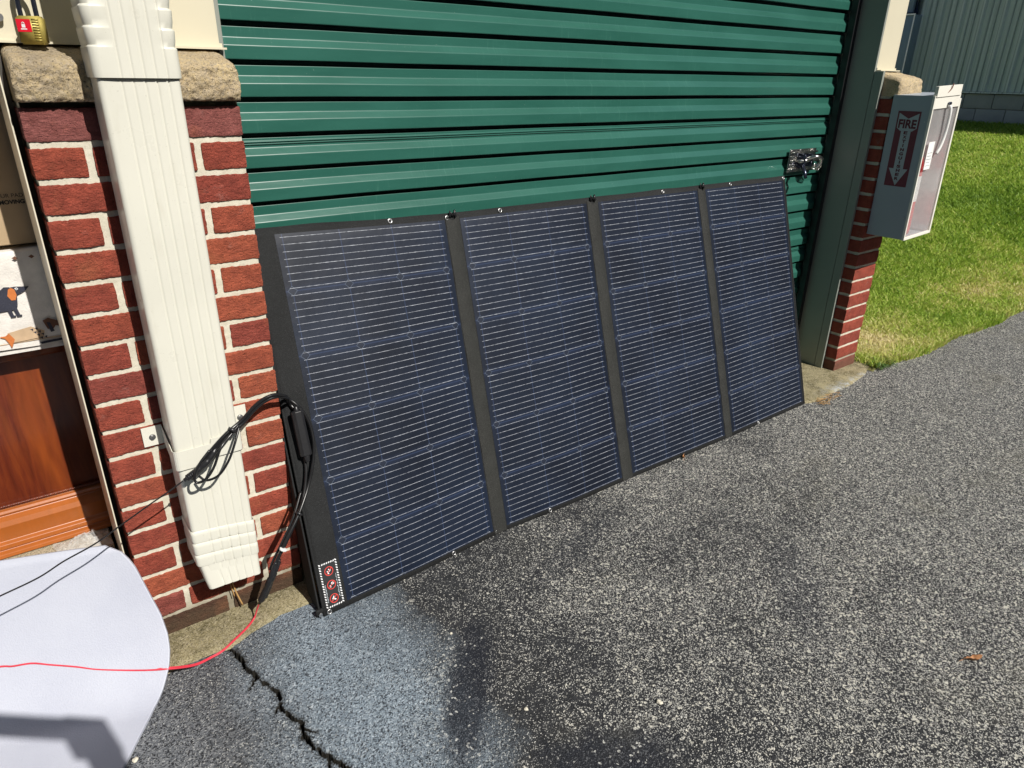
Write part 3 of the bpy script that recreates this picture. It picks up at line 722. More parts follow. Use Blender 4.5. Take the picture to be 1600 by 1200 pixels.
# upper elbow with crimped sides
def crimp_sec(g, pinch):
    base_ = ds_section(XL - .004 - g, XR + .004 + g, YF - .006 - g, YB, .0018, .016)
    out = []
    for (x, y) in base_:
        edge = min(x - (XL - .006), (XR + .006) - x); k = max(0, 1 - edge / .034)
        out.append((x + (pinch * .22 * k * (1 if x < .195 else -1)), y + pinch * .55 * k ** .7 if y < -.05 else y))
    return out
secs = []
zc_ = [1.333, 1.345, 1.368, 1.382, 1.3835, 1.386, 1.396, 1.4125, 1.414, 1.417, 1.428, 1.4455, 1.447, 1.450, 1.462, 1.479, 1.4805, 1.484, 1.50, 1.6, 1.75]
pin = [.003, .0, .0, .0005, .0010, .0100, .0035, .0002, .0008, .0105, .0035, .0, .0005, .0105, .0035, .0, .0005, .009, .0, 0, 0]
for z, p_ in zip(zc_, pin): secs.append((z, crimp_sec(.0008 + .0004 * math.sin(z * 40), p_)))
loft(secs, 'elbow', CREAM, ds)
b = MB()   # dark sealant bead and screws along the elbow joint
pts = [(x, y - .0012) for (x, y) in ds_section(XL - .001, XR + .001, YF - .001, YB, .0015)][1:-1]
b.tube([(p[0], p[1], 1.3325 + .0008 * nz(p[0], 0, 0, 90)) for p in pts], .0008, 0, 6); b.build('joint_bead', simple('joint_grime', (.22, .17, .11), .8), ds)
# strap with screw tabs
b = MB(); zt_, zb_ = .578, .540
out = ds_section(XL - .0035, XR + .0035, YF - .0035, -.0035, 0, .010); out = [(.078, -.0035), (.118, -.0035)] + out + [(.272, -.0035), (.312, -.0035)]
vs = []
for (x, y) in out:
    dz = .030 * max(0, min(1, (-.02 - y) / .06)) * (1 if x < .2 else .6)
    for z in (zt_ + .020 - dz, zb_ + .010 - dz): vs.append((x, y, z))
b.add(vs, [(2 * i, 2 * i + 1, 2 * i + 3, 2 * i + 2) for i in range(len(out) - 1)], 0, False)
stp = b.build('strap', CREAM, ds); sm = stp.modifiers.new('s', 'SOLIDIFY'); sm.thickness = .0014; sm.offset = 1
for sx_, sz_ in ((.098, .571), (.296, .566)):
    b = MB(); b.tube([(sx_, -.004, sz_), (sx_, -.0052, sz_)], .0075, 0, 16); b.tube([(sx_, -.0052, sz_), (sx_, -.0095, sz_)], .0048, 0, 6); s_ = b.build('screw', STEEL, stp); s_.location = (0, 0, 0)

# ================================================================== solar panel
sp = thing('portable_solar_array', 'black folding solar panel of four sections leaning on the green roll-up door', 'solar panel', (1.55, -.13, 0))
YBX = [.392, .70, 1.0, 1.30, 1.60, 2.15, 2.70]; YBY = [-.160, -.147, -.125, -.133, -.130, -.136, -.128]
def panel(s_, v, off=0.0):
    """s_: metres along the bottom edge, v: metres up the slope"""
    yb = float(np.interp(s_, YBX, YBY)); k = v / 1.018
    # sections bow out a little, hinges sit back
    bow = .008 * math.sin(math.pi * max(0, min(1, k))) * nz(s_, 0, 0, 2.2)
    y = yb + (.190 - yb) * k + bow; z = (.965 + .015 * max(0, min(1, (.95 - s_) / .5))) * k
    x = s_ + .031 * v
    return Vector((x, y - off * .945, z + off * .33))
# backing sheet
b = MB(); S0, S1 = .392, 2.700
def back(front):
    def f(u, v):
        s_ = S0 + (S1 - S0) * u; vv = -.004 + 1.022 * v
        if vv > 1: vv += .004 * nz(s_, 0, 0, 6)
        return panel(s_, vv, .004 if front else -.004)
    return f
vs, fs = grid(back(True), 120, 40); b1_ = b.add(vs, fs, 0, True); n1 = 121
vs2, fs2 = grid(back(False), 120, 40); b2_ = b.add(vs2, fs2, 0, True)
for i in range(120):
    for row in (0, 40): b.add([], []); b.f.append((b1_ + row * n1 + i, b1_ + row * n1 + i + 1, b2_ + row * n1 + i + 1, b2_ + row * n1 + i)); b.m.append(0); b.sm.append(False)
for j in range(40):
    for col in (0, 120): b.f.append((b1_ + j * n1 + col, b1_ + (j + 1) * n1 + col, b2_ + (j + 1) * n1 + col, b2_ + j * n1 + col)); b.m.append(0); b.sm.append(False)
b.build('backing_sheet', FAB, sp)
# modules
MODS = [(.463, .976), (1.030, 1.545), (1.600, 2.124), (2.172, 2.688)]
for (a, d) in MODS:
    b = MB(); uv = []; nu, nv = 26, 50; wdt = d - a
    for j in range(nv + 1):
        for i in range(nu + 1):
            u = i / nu; v = j / nv; e_ = min(u * wdt, (1 - u) * wdt, v * .985, (1 - v) * .985)
            off = .0045 + min(1, e_ / .004) * .0022
            b.v.append(tuple(panel(a + wdt * u, .014 + .985 * v, off))); uv.append((u * .513, v * .985))
    b.f = [(j * (nu + 1) + i, j * (nu + 1) + i + 1, (j + 1) * (nu + 1) + i + 1, (j + 1) * (nu + 1) + i) for j in range(nv) for i in range(nu)]
    b.m = [0] * len(b.f); b.sm = [True] * len(b.f); b.build('cell_section', CELL, sp, uv=uv)
# hinge strips between the sections
for (a, d) in ((.979, 1.027), (1.548, 1.597), (2.127, 2.169)):
    b = MB()
    def hs(u, v):
        s_ = a + (d - a) * u; notch = .0
        vv = .002 + (1.004) * v
        if v > .99: vv -= .012 * math.exp(-((u - .5) / .22) ** 2)
        return panel(s_, vv, .0052 + .004 * math.sin(math.pi * u) + .0015 * nz(s_, vv, 0, 25))
    vs, fs = grid(hs, 8, 90); b.add(vs, fs, 0, True); b.build('hinge_strip', FABG, sp)
    # folded webbing loop at the top of the hinge
    b = MB(); c_ = (a + d) / 2
    for sgn in (-1, 1): b.tube([panel(c_ + sgn * .010, 1.004, .009), panel(c_ + sgn * .008, 1.022, .011), panel(c_ + sgn * .002, 1.008, .013)], .004, 0, 8)
    b.build('webbing_loop', BLACKP, sp)
# left piping and seams
for sx_, rr_ in ((.394, .0035), (2.6985, .004)):
    b = MB(); b.tube([panel(sx_, v, .003) for v in np.linspace(0, 1.016, 40)], rr_, 0, 8); b.build('edge_piping', FAB, sp)
# eyelets
for (s_, v_) in ((.408, -.001), (.818, .006), (1.205, .007), (2.350, .004), (.796, 1.009), (1.181, 1.008), (1.929, 1.009), (2.327, 1.008), (2.69, 1.008), (.985, 1.004), (.990, .008), (1.577, .006), (2.149, .004)):
    b = MB(); c_ = panel(s_, max(.006, v_), .0055); U_ = (panel(s_ + .01, v_) - panel(s_, v_)).normalized(); V_ = (panel(s_, v_ + .01) - panel(s_, v_)).normalized()
    b.tube([c_ + (U_ * math.cos(t) + V_ * math.sin(t)) * .0058 for t in np.linspace(0, 2 * math.pi, 17)], .0019, 0, 7, False)
    N_ = U_.cross(V_); b.add([c_] + [c_ + (U_ * math.cos(t) + V_ * math.sin(t)) * .0045 for t in np.linspace(0, 2 * math.pi, 13)[:-1]], [(0, i, i % 12 + 1) for i in range(1, 13)], 1)
    b.build('eyelet', [STEEL, BLACK], sp)
# warning label on the left margin
b = MB()
def lp(s_, v, o=.0052): return panel(s_, v, o)
def quad(p, mi): b.add([lp(*q) for q in p], [(0, 1, 2, 3)], mi)
def lab(s0, v0, s1, v1, mi, o): b.add([panel(s0, v0, o), panel(s1, v0, o), panel(s1, v1, o), panel(s0, v1, o)], [(0, 1, 2, 3)], mi)
ls0, ls1, lv0, lv1 = .402, .455, .014, .138
lab(ls0, lv0, ls1, lv1, 0, .0048)
O1 = .0053
nst = 17
for i in range(nst):
    v = lv0 + (lv1 - lv0) * (i + .3) / nst
    for (sa, sb) in ((ls0 + .001, ls0 + .0055), (ls1 - .0055, ls1 - .001)): b.add([panel(sa, v + .0022, O1), panel(sb, v - .0005, O1), panel(sb, v + .0030, O1), panel(sa, v + .0057, O1)], [(0, 1, 2, 3)], 1)
for i in range(6):
    s_ = ls0 + .007 + (ls1 - ls0 - .014) * (i + .2) / 6
    for va, vb in ((lv0 + .001, lv0 + .005), (lv1 - .005, lv1 - .001)): b.add([panel(s_, va, O1), panel(s_ + .0035, va, O1), panel(s_ + .0058, vb, O1), panel(s_ + .0023, vb, O1)], [(0, 1, 2, 3)], 1)
def disc(cs, cv, r0, r1, mi, o, a0=0, a1=2 * math.pi, n=24):
    vs = []; 
    for t in np.linspace(a0, a1, n + 1): vs += [panel(cs + r0 * math.cos(t), cv + r0 * math.sin(t), o), panel(cs + r1 * math.cos(t), cv + r1 * math.sin(t), o)]
    b.add(vs, [(2 * i, 2 * i + 1, 2 * i + 3, 2 * i + 2) for i in range(n)], mi)
for q, cv in enumerate((.112, .074, .036)):
    cs = .4285; disc(cs, cv, .0105, .0125, 2, O1)
    b.add([panel(cs - .0085, cv - .0062, O1 + .0003), panel(cs - .0072, cv - .0078, O1 + .0003), panel(cs + .0085, cv + .0062, O1 + .0003), panel(cs + .0072, cv + .0078, O1 + .0003)], [(0, 1, 2, 3)], 2)
    if q == 0: shp = [[(-.006, .002), (-.002, .0), (.0, -.008), (-.004, -.007)], [(.0, .001), (.006, .005), (.005, .001), (.001, -.003)], [(-.002, .003), (.002, .003), (.001, .006), (-.001, .006)]]
    elif q == 1: shp = [[(.0, .006), (.006, .007), (.008, .001), (.003, -.001), (-.001, .002)], [(-.006, -.001), (-.002, .0), (-.002, -.007), (-.005, -.006)]]
    else: shp = [[(-.006, .0), (-.003, .003), (.006, -.004), (.004, -.006)], [(-.002, .006), (.001, .007), (.0, .001), (-.002, .002)], [(-.006, -.006), (-.002, -.004), (-.003, -.002), (-.006, -.003)]]
    for p_ in shp: b.add([panel(cs + x_, cv + z_, O1) for x_, z_ in p_], [tuple(range(len(p_)))], 1)
for k_ in range(16):   # tiny lines of printed text at both sides
    v = .030 + k_ * .0042
    if k_ < 12: lab(.4095, v, .4095 + .003 * random.uniform(.6, 1), v + .0026, 3, O1)
    lab(.4465 - .0035 * random.uniform(.4, 1), v + .004, .4465, v + .0065, 3, O1)
b.build('warning_label', [BLACK, WHITE, REDINK, simple('grey_ink', (.38, .43, .46), .6)], sp)['label'] = 'black warning label with red prohibition rings and striped border'
# support flap behind the left edge and its rivet
b = MB(); b.add([(.388, -.150, .003), (.392, -.060, .003), (.408, .10, .56), (.404, .050, .60)], [(0, 1, 2, 3)]); o = b.build('support_flap', FAB, sp); sm = o.modifiers.new('s', 'SOLIDIFY'); sm.thickness = .004
b = MB(); c_ = Vector((.383, -.163, .012)); b.tube([c_, c_ + Vector((0, -.004, 0))], .0055, 0, 14); b.box((.373, -.160, .002), (.394, -.152, .024), 1, .003); b.build('corner_rivet', [STEEL, FAB], sp)

# ================================================================== cables
def jit(pts, a): return [Vector(p) + Vector((a * nz(p[0], p[1], p[2], 9, 2), a * nz(p[0], p[1], p[2], 9, 5), a * nz(p[0], p[1], p[2], 9, 8))) for p in pts]
arcA = [(.147, -.128, .515), (.178, -.132, .55), (.227, -.132, .592), (.271, -.120, .612), (.313, -.075, .617), (.346, -.052, .621), (.376, -.045, .622), (.405, -.030, .605), (.424, .022, .576), (.447, .014, .549), (.462, .004, .519), (.468, -.010, .481), (.464, -.026, .441), (.449, -.043, .395), (.425, -.06, .348), (.385, -.09, .30), (.345, -.11, .258), (.310, -.12, .213), (.286, -.115, .166)]
sc_ = thing('solar_cable', 'thick black cable arching from the downspout over the panel edge down to the apron', 'cable', (.40, -.03, .6))
b = MB(); b.tube(spline(arcA, 8), .0042, 0, 12); b.build('cable_core', CABLE, sc_)
b = MB(); A2 = [(p[0] + .004, p[1] + .004, p[2] - .0085) for p in arcA[:8]] + [(.428, .022, .560), (.438, .018, .541)]
b.tube(spline(A2, 8), .0042, 0, 12); b.build('cable_core', CABLE, sc_)
b = MB(); B2 = [(.437, -.020, .424), (.431, -.040, .385), (.411, -.064, .335), (.376, -.092, .287), (.338, -.108, .240), (.304, -.115, .195), (.292, -.11, .165)]
b.tube(spline(B2, 8), .0040, 0, 12); b.tube(spline([(p[0] - .006 , p[1] + .006, p[2] + .004) for p in B2[2:]], 8), .0034, 0, 10); b.build('cable_core', CABLE, sc_)
b = MB()   # flattened hexagonal housing lying on the panel margin
a_, c_ = Vector((.4385, .000, .540)), Vector((.4385, -.034, .426)); ax = (c_ - a_).normalized(); sd_ = Vector((1, 0, 0)); nr_ = ax.cross(sd_).normalized()
if nr_.y > 0: nr_ = -nr_
vs = []
for t, k_ in ((0, .6), (.0, 1.), (1, 1.), (1., .6)):
    p_ = a_ + (c_ - a_) * t + ax * (0 if k_ == 1 else (-.003 if t == 0 else .003))
    for (u_, v_) in ((-.0155, -.007), (-.0155, .003), (-.008, .010), (.008, .010), (.0155, .003), (.0155, -.007)): vs.append(p_ + sd_ * u_ * k_ + nr_ * v_ * k_)
b.add(vs, [(j * 6 + i, j * 6 + (i + 1) % 6, (j + 1) * 6 + (i + 1) % 6, (j + 1) * 6 + i) for j in range(3) for i in range(6)] + [tuple(range(6)), tuple(range(18, 24))], 0)
b.tube([c_, c_ + ax * .018], [.009, .006], 0, 12); b.tube([a_ - ax * .014, a_], [.005, .008], 0, 12)
b.build('fuse_housing', BLACKP, sc_, bevel=.0012)
def connector(pts, r, parent):
    b = MB(); P = spline(pts, 8); n_ = len(P); R = []
    for i in range(n_):
        t = i / (n_ - 1); q = .62 if t < .08 else (1.0 if t < .30 else (.80 if t < .36 else (1.12 if t < .55 else (.86 if t < .62 else (1.05 if t < .92 else .6)))))
        R.append(r * q)
    b.tube(P, R, 0, 12)
    for k_ in range(7): 
        i = int(n_ * (.64 + .04 * k_)); i = min(i, n_ - 1); b.tube([P[i], P[i] + (P[min(i + 1, n_ - 1)] - P[max(i - 1, 0)]).normalized() * .0012], r * 1.14, 0, 12)
    return b.build('connector', BLACKP, parent)
connector([(.300, -.119, .196), (.283, -.112, .150), (.268, -.100, .108), (.251, -.085, .062)], .0072, sc_)
connector([(.311, -.112, .196), (.296, -.108, .160), (.281, -.098, .120), (.262, -.083, .066)], .0072, sc_)
connector([(.205, -.131, .566), (.185, -.135, .545), (.160, -.134, .527), (.128, -.130, .508)], .0070, sc_)
connector([(.212, -.124, .561), (.188, -.128, .538), (.165, -.127, .522), (.136, -.124, .503)], .0062, sc_)
b = MB(); b.tube(spline([(.262, -.128, .607), (.236, -.137, .589), (.211, -.150, .573), (.189, -.158, .536), (.168, -.160, .513), (.149, -.155, .507), (.147, -.150, .521), (.163, -.145, .546), (.190, -.138, .569)], 8), .0030, 0, 10)
b.tube(spline([(.262, -.130, .603), (.244, -.146, .575), (.222, -.156, .540), (.196, -.158, .512), (.170, -.150, .503), (.158, -.138, .512)], 8), .0028, 0, 10); b.build('cable_loop', CABLE, sc_)
for (p_, q_) in (((.243, -.133, .598), (.248, -.131, .603)), ((.384, -.092, .299), (.380, -.094, .295))):
    b = MB(); b.tube([p_, q_], .0098, 0, 12); b.build('cable_tie', BLACKP, sc_)
b = MB(); b.tube([(.3225, -.124, .232), (.3195, -.125, .227)], .0095, 0, 12); b.build('tape_wrap', PAPER, sc_)
tw = MB(); tw.tube(spline(jit([(.128, -.130, .509), (.091, -.13, .492), (.052, -.13, .475), (-.010, -.13, .445), (-.068, -.13, .417), (-.128, -.13, .399), (-.178, -.13, .380), (-.247, -.13, .367), (-.34, -.13, .352), (-.50, -.12, .33), (-.8, -.10, .30)], .002), 8), .0017, 0, 8)
tag(tw.build('thin_wire', CABLE), 'thin black wire running from the downspout connector across the foam', 'wire')
rw = MB()
RP = [(.250, -.085, .062), (.243, -.077, .036), (.232, -.078, .014), (.207, -.098, .0105), (.166, -.124, .0105), (.132, -.139, .006), (.100, -.146, .007), (.070, -.158, .016), (.040, -.170, .035), (.005, -.176, .056), (-.035, -.158, .061), (-.083, -.133, .069), (-.131, -.107, .079), (-.165, -.087, .090), (-.211, -.061, .102), (-.244, -.043, .111), (-.280, -.029, .112), (-.303, -.019, .116), (-.40, .01, .13)]
rw.tube(spline(RP, 8), .0021, 0, 8); rw.tube(spline([(p[0] + .0015, p[1] + .0034, p[2] + .0006) for p in RP], 8), .0017, 0, 8)
tag(rw.build('red_wire', REDW), 'pair of thin red wires lying over the apron and white foam', 'wire')

# ================================================================== foam sheet
O_ = np.array([-.01, -.03]); E_ = np.array([-.94, .342]); E_ /= np.linalg.norm(E_); N_ = np.array([-.342, -.94]); N_ /= np.linalg.norm(N_)
SS = [-.012, -.006, 0, .008, .021, .037, .059, .082, .102, .124, .165, .201, .272, .34, .5, .8]; SE = [.045, .014, .001, -.012, -.024, -.038, -.057, -.068, -.071, -.068, -.053, -.036, -.018, -.002, .035, .10]
def foam(u, v, th=0):
    s = -.012 + .8 * v; e0 = float(np.interp(s, SS, SE)); e = e0 + (1.0 - e0) * u ** 1.4
    z = .29 * max(0, (1 - max(s, -.012) / .22)) ** 2 + .004 if s < .22 else .004
    z += .003 * nz(e, s, 0, 4) * min(1, u * 6) + .002
    P = O_ + E_ * e + N_ * s
    sl = 2 * .29 / .22 * max(0, 1 - s / .22) if s < .22 else 0; k = 1 / math.hypot(1, sl)
    return (P[0] + N_[0] * sl * k * th * -1 * -1, P[1] + N_[1] * sl * k * th, z + k * th)
b = MB(); vs, fs = grid(lambda u, v: foam(u, v, .004), 70, 110); a0 = b.add(vs, fs, 0, True); vs, fs = grid(lambda u, v: foam(u, v, -.003), 70, 110); a1 = b.add(vs, fs, 0, True)
for j in range(110):
    for c in (0, 70): b.f.append((a0 + j * 71 + c, a0 + (j + 1) * 71 + c, a1 + (j + 1) * 71 + c, a1 + j * 71 + c)); b.m.append(0); b.sm.append(False)
for i in range(70):
    for r_ in (0, 110): b.f.append((a0 + r_ * 71 + i, a0 + r_ * 71 + i + 1, a1 + r_ * 71 + i + 1, a1 + r_ * 71 + i)); b.m.append(0); b.sm.append(False)
tag(b.build('foam_sheet', FOAM), 'large curved white packing foam sheet on the ground beside the near pier', 'foam sheet')

# ================================================================== inside the left unit
pl = MB(); pl.box((-1.4, .235, .022), (-.022, 1.0, .172)); tag(pl.build('board_platform', BOARD, bevel=.003), 'low dusty beige platform carrying the cherry dresser', 'platform')
dr = thing('dresser', 'cherry wood dresser with rope moulding under the dachshund blanket', 'dresser', (-.5, .5, .18))
b = MB(); b.box((-1.10, .382, .29), (.050, .86, .690)); b.build('front_panel', WOOD, dr, bevel=.003)
b = MB(); b.box((-1.14, .350, .692), (.055, .88, .722), 0, .006); b.build('top', WOOD, dr)
b = MB(); prof = [(.378, .292), (.366, .290), (.362, .283), (.366, .277), (.352, .268), (.346, .255), (.346, .215), (.336, .208), (.334, .198), (.340, .192), (.328, .186), (.326, .176), (.38, .1735)]
vs = [(x, y, z) for x in (-1.14, .055) for (y, z) in prof]; n = len(prof); b.add(vs, [(i, i + 1, n + i + 1, n + i) for i in range(n - 1)], 0, False); b.box((-1.10, .382, .175), (.05, .86, .288)); b.build('base_moulding', AMBER, dr, bevel=.0015)
b = MB(); pts = [(-1.1 + t * .0022, .374 + .0022 * math.sin(t * 1.9), .2985 + .0022 * math.cos(t * 1.9)) for t in range(0, 520)]; b.tube(pts, .0024, 0, 6)
pts = [(-1.1 + t * .0022, .374 - .0022 * math.sin(t * 1.9), .2985 - .0022 * math.cos(t * 1.9)) for t in range(0, 520)]; b.tube(pts, .0024, 0, 6); b.build('rope_moulding', WOOD, dr)
# fleece blanket with printed dachshunds
bl = thing('fleece_blanket', 'white folded fleece blanket printed with dachshunds on the dresser', 'blanket', (-.3, .5, .74))
YBL = .3
b = MB()
def bf(u, v):
    # outline wraps from bottom front, up, over the top
    x = -.75 + .80 * u; t = v
    if t < .6: z = .738 + (.955 - .738) * t / .6; y = YBL
    else: z = .968 + .004 * math.sin(x * 14); y = YBL + (t - .6) * 1.2
    r = .014
    if .5 < t < .7: k = (t - .5) / .2; y = YBL + r * k * k; z = min(z, .955 + .013 * k)
    return (x, y + .0022 * nz(x, 0, z, 14), z + (.003 * nz(x, 0, 0, 9) if t < .1 else 0))
vs, fs = grid(bf, 120, 60); b.add(vs, fs, 0, True); b.box((-.75, YBL + .006, .7245), (.05, .8, .735)); b.box((-.75, YBL + .012, .736), (.05, 1.0, .94)); b.build('fleece', FLEECE, bl)
b = MB(); b.tube(spline([(x, YBL - .001 + .002 * nz(x, 0, 0, 14), .752 + .002 * nz(x, 3, 0, 12)) for x in np.linspace(-.75, .05, 30)], 3), .0012, 0, 6); b.build('hem_seam', TANP, bl)
b = MB()
def pr(poly, mi, o=.0042): b.add([(x, YBL - o + .0022 * nz(x, 0, z, 14), z) for x, z in poly], [tuple(range(len(poly)))], mi)
body = [(-.30, .835), (-.29, .852), (-.25, .858), (-.18, .862), (-.125, .868), (-.112, .878), (-.1, .887), (-.09, .886), (-.082, .876), (-.0795, .862), (-.083, .842), (-.0875, .832), (-.104, .832), (-.119, .831), (-.2, .822), (-.27, .822)]
pr(body, 0); pr([(-.098, .884), (-.080, .8855), (-.052, .8825), (-.060, .874), (-.070, .869), (-.080, .865)], 0)
for lx0 in (-.106, -.094, -.255, -.275): pr([(lx0, .836), (lx0 + .008, .836), (lx0 + .011, .818), (lx0 + .004, .816)], 0); pr([(lx0 + .004, .820), (lx0 + .014, .819), (lx0 + .014, .815), (lx0 + .004, .815)], 0)
pr([(-.093, .881), (-.087, .884), (-.081, .879), (-.0795, .866), (-.084, .855), (-.092, .855), (-.0975, .866)], 1, .0050); pr([(-.0805, .882), (-.0755, .8835), (-.0735, .879), (-.078, .877)], 2, .0052); pr([(-.0780, .8815), (-.0757, .8815), (-.0757, .8790), (-.0780, .8790)], 0, .0056)
pr([(-.137, .773), (-.123, .773), (-.115, .778), (-.107, .762), (-.112, .752), (-.117, .742), (-.120, .755), (-.125, .767)], 1)
pr([(-.118, .779), (-.070, .787), (-.045, .772), (-.05, .757), (-.11, .754)], 3, .0036)
pr([(-.044, .797), (-.032, .802), (-.016, .793), (-.003, .781), (-.006, .774), (-.020, .781), (-.028, .772), (-.038, .775)], 4); pr([(-.037, .792), (-.030, .790), (-.025, .768), (-.033, .766)], 0, .005)
for ci in range(4):
    for cj in range(2):
        x_ = -.073 + .0055 * ci * .9 + .009 * cj; z_ = .780 - .0075 * ci + .001 * cj
        pr([(x_, z_), (x_ + .007, z_ + .001), (x_ + .005, z_ - .0055), (x_ + .003, z_ - .002)], 0)
pr([(-.060, .7460), (-.03, .7475), (-.004, .7480), (-.004, .7425), (-.03, .7415), (-.057, .7400)], 0)
for x_ in (-.07, -.038, -.016): pr([(x_, .951), (x_ + .007, .955), (x_ + .012, .950), (x_ + .006, .946)], 4)
b.build('dachshund_print', [NAVY, ORANGE, WHITE, TANP, BROWNP], bl)
# cardboard box above the blanket
cb = thing('cardboard_box', 'printed brown cardboard moving box on top of the blanket', 'box', (-.25, .6, .975))
b = MB(); b.box((-.62, .318, .976), (.045, .80, 1.262), 0, .003); b.build('carton', CARD, cb)
b = MB(); b.box((-.60, .3155, 1.264), (.045, .60, 1.268), 0); b.build('carton_flap', CARD, cb)
def textmesh(s, size, bold=0, align='LEFT'):
    cu = bpy.data.curves.new('t', 'FONT'); cu.body = s; cu.size = size; cu.offset = bold; cu.align_x = align
    ob = bpy.data.objects.new('t', cu); C.objects.link(ob); dg = bpy.context.evaluated_depsgraph_get()
    me = bpy.data.meshes.new_from_object(ob.evaluated_get(dg)); bpy.data.objects.remove(ob); bpy.data.curves.remove(cu)
    return [v.co.copy() for v in me.vertices], [tuple(p.vertices) for p in me.polygons]
b = MB()
for s_, z_, bo in (('YOUR PAD', 1.081, 0), ('ANDMOVING', 1.067, .0007)):
    vs, fs = textmesh(s_, .0122, bo * .7); w_ = max(v.x for v in vs); xe = -.016
    b.add([(v.x - w_ + xe, .3165, z_ + v.y) for v in vs], fs, 0)
b.build('printed_text', BROWNINK, cb)
# clear plastic wrap on the platform
b = MB()
def wrapf(u, v):
    x = -.150 + .125 * u; y = .236 + .085 * v; d = math.hypot(u - .55, (v - .5)) * 2
    h = .034 * max(0, 1 - d * .8) * (.6 + abs(fbm(x, y, 0, 38, 2))) + .003
    return (x + .010 * nz(x, y, 1, 30), y + .010 * nz(x, y, 4, 30), .174 + h)
vs, fs = grid(wrapf, 40, 30); b.add(vs, fs, 0, True); tag(b.build('plastic_wrap', CLEAR), 'crumpled clear plastic wrap on the dusty platform below the dresser', 'plastic wrap')

# ================================================================== padlock
pk = thing('padlock', 'brass padlock with red label hanging in front of the beige siding', 'padlock', (.05, .05, 1.41))
from mathutils import Matrix
Rz = Matrix.Rotation(math.radians(-24), 3, 'Z'); pc = Vector((.0575, .055, 1.4105))
def lk(x, y, z): return pc + Rz @ Vector((x, y, z))
b = MB(); bx = []
bm = bmesh.new(); bmesh.ops.create_cube(bm, size=1)
for v in bm.verts: v.co = (v.co.x * .041, v.co.y * .026, v.co.z * .047)
bmesh.ops.bevel(bm, geom=bm.edges[:], offset=.003, segments=3, affect='EDGES'); bm.verts.index_update()
b.add([lk(*v.co) for v in bm.verts], [[v.index for v in f.verts] for f in bm.faces], 0, True); bm.free()
b.build('lock_body', GOLD, pk)
b = MB()
for k_ in range(9):   # grooves pressed into the right half
    z_ = -.0165 + k_ * .0043; b.tube([lk(.006, -.0132, z_), lk(.017, -.0132, z_)], .0012, 0, 8)
b.build('ridges', GOLD, pk)
b = MB(); b.add([lk(-.0200, -.0134, -.003), lk(.0035, -.0134, -.003), lk(.0035, -.0134, .018), lk(-.0200, -.0134, .018)], [(0, 1, 2, 3)], 0)
def wl(poly): b.add([lk(x, -.0138, z) for x, z in poly], [tuple(range(len(poly)))], 1)
wl([(-.0118, .0040), (-.0060, .0040), (-.0060, .0098), (-.0118, .0098)]); 
pts_ = [(-.0089 + .0020 * math.cos(t), .0098 + .0030 * math.sin(t)) for t in np.linspace(0, math.pi, 9)]; b.tube([lk(x, -.0138, z) for x, z in pts_], .0006, 1, 6)
wl([(-.0140, .0008), (-.0040, .0008), (-.0040, .0026), (-.0140, .0026)]); b.build('label_plate', [REDLAB, WHITE], pk)
b = MB(); b.tube(spline([lk(-.014, 0, .020), lk(-.014, 0, .05), lk(-.012, 0, .085), lk(0, 0, .098), lk(.012, 0, .085), lk(.012, 0, .05), lk(.012, 0, .020)], 6), .0042, 0, 12); b.build('shackle', DARKST, pk)
hs_ = MB(); hs_.box((-.03, .086, 1.490), (.095, .098, 1.520), 0, .002); hs_.tube([(.0575, .097, 1.505), (.0575, .045, 1.505)], .006, 0, 12); hs_.tube([(.012, .097, 1.432), (.012, .088, 1.432)], .007, 0, 12)
tag(hs_.build('hasp', STEEL), 'galvanised steel hasp on the siding holding the padlock', 'hasp')

# ================================================================== extinguisher cabinet
fc = thing('extinguisher_cabinet', 'grey fire extinguisher cabinet with clear front on the far brick pier', 'cabinet', (3.29, -.08, .71))
cx0, cx1, cy0, cy1, cz0, cz1 = 3.176, 3.412, -.166, -.004, .704, 1.302
b = MB(); t_ = .003
b.box((cx0, cy0, cz0), (cx0 + t_, cy1, cz1)); b.box((cx1 - t_, cy0, cz0), (cx1, cy1, cz1)); b.box((cx0 + t_, cy0, cz0), (cx1 - t_, cy1, cz0 + t_)); b.box((cx0 + t_, cy0, cz1 - t_), (cx1 - t_, cy1, cz1)); b.box((cx0 + t_, cy1 - t_, cz0 + t_), (cx1 - t_, cy1, cz1 - t_), 1)
b.box((cx0 + t_, cy0 + .001, cz0 + t_), (cx0 + t_ + .002, cy1 - t_, cz1 - t_), 1); b.box((cx1 - t_ - .002, cy0 + .001, cz0 + t_), (cx1 - t_, cy1 - t_, cz1 - t_), 1)
b.build('case', [GREYBOX, ALU], fc, bevel=.0008)
b = MB(); yf0, yf1 = cy0 - .011, cy0 - .0005
b.box((cx0 - .002, yf0, cz0 - .002), (cx0 + .006, yf1, cz1)); b.box((cx1 - .010, yf0, cz0 - .002), (cx1 + .003, yf1, cz1 - .02)); b.box((cx0 + .006, yf0, cz0 - .002), (cx1 - .010, yf1, cz0 + .010)); b.box((cx0 + .006, yf0, cz1 - .052), (cx1 - .010, yf1, cz1)); b.build('front_frame', WHITEM, fc, bevel=.001)
for zz_ in (.80, 1.0, 1.20):
    b = MB(); b.tube([(cx0 - .0005, -.155, zz_), (cx0 - .002, -.155, zz_)], .003, 0, 10); b.build('rivet', STEEL, fc)
b = MB(); b.box((cx0 + .004, yf0 - .004, cz1 - .006), (cx1 - .022, yf1, cz1 + .036)); b.build('top_tab', WHITEM, fc, bevel=.001)
b = MB(); b.box((cx0 + .006, cy0 - .006, cz0 + .010), (cx1 - .010, cy0 - .003, cz1 - .052)); b.build('clear_front', ACR, fc)
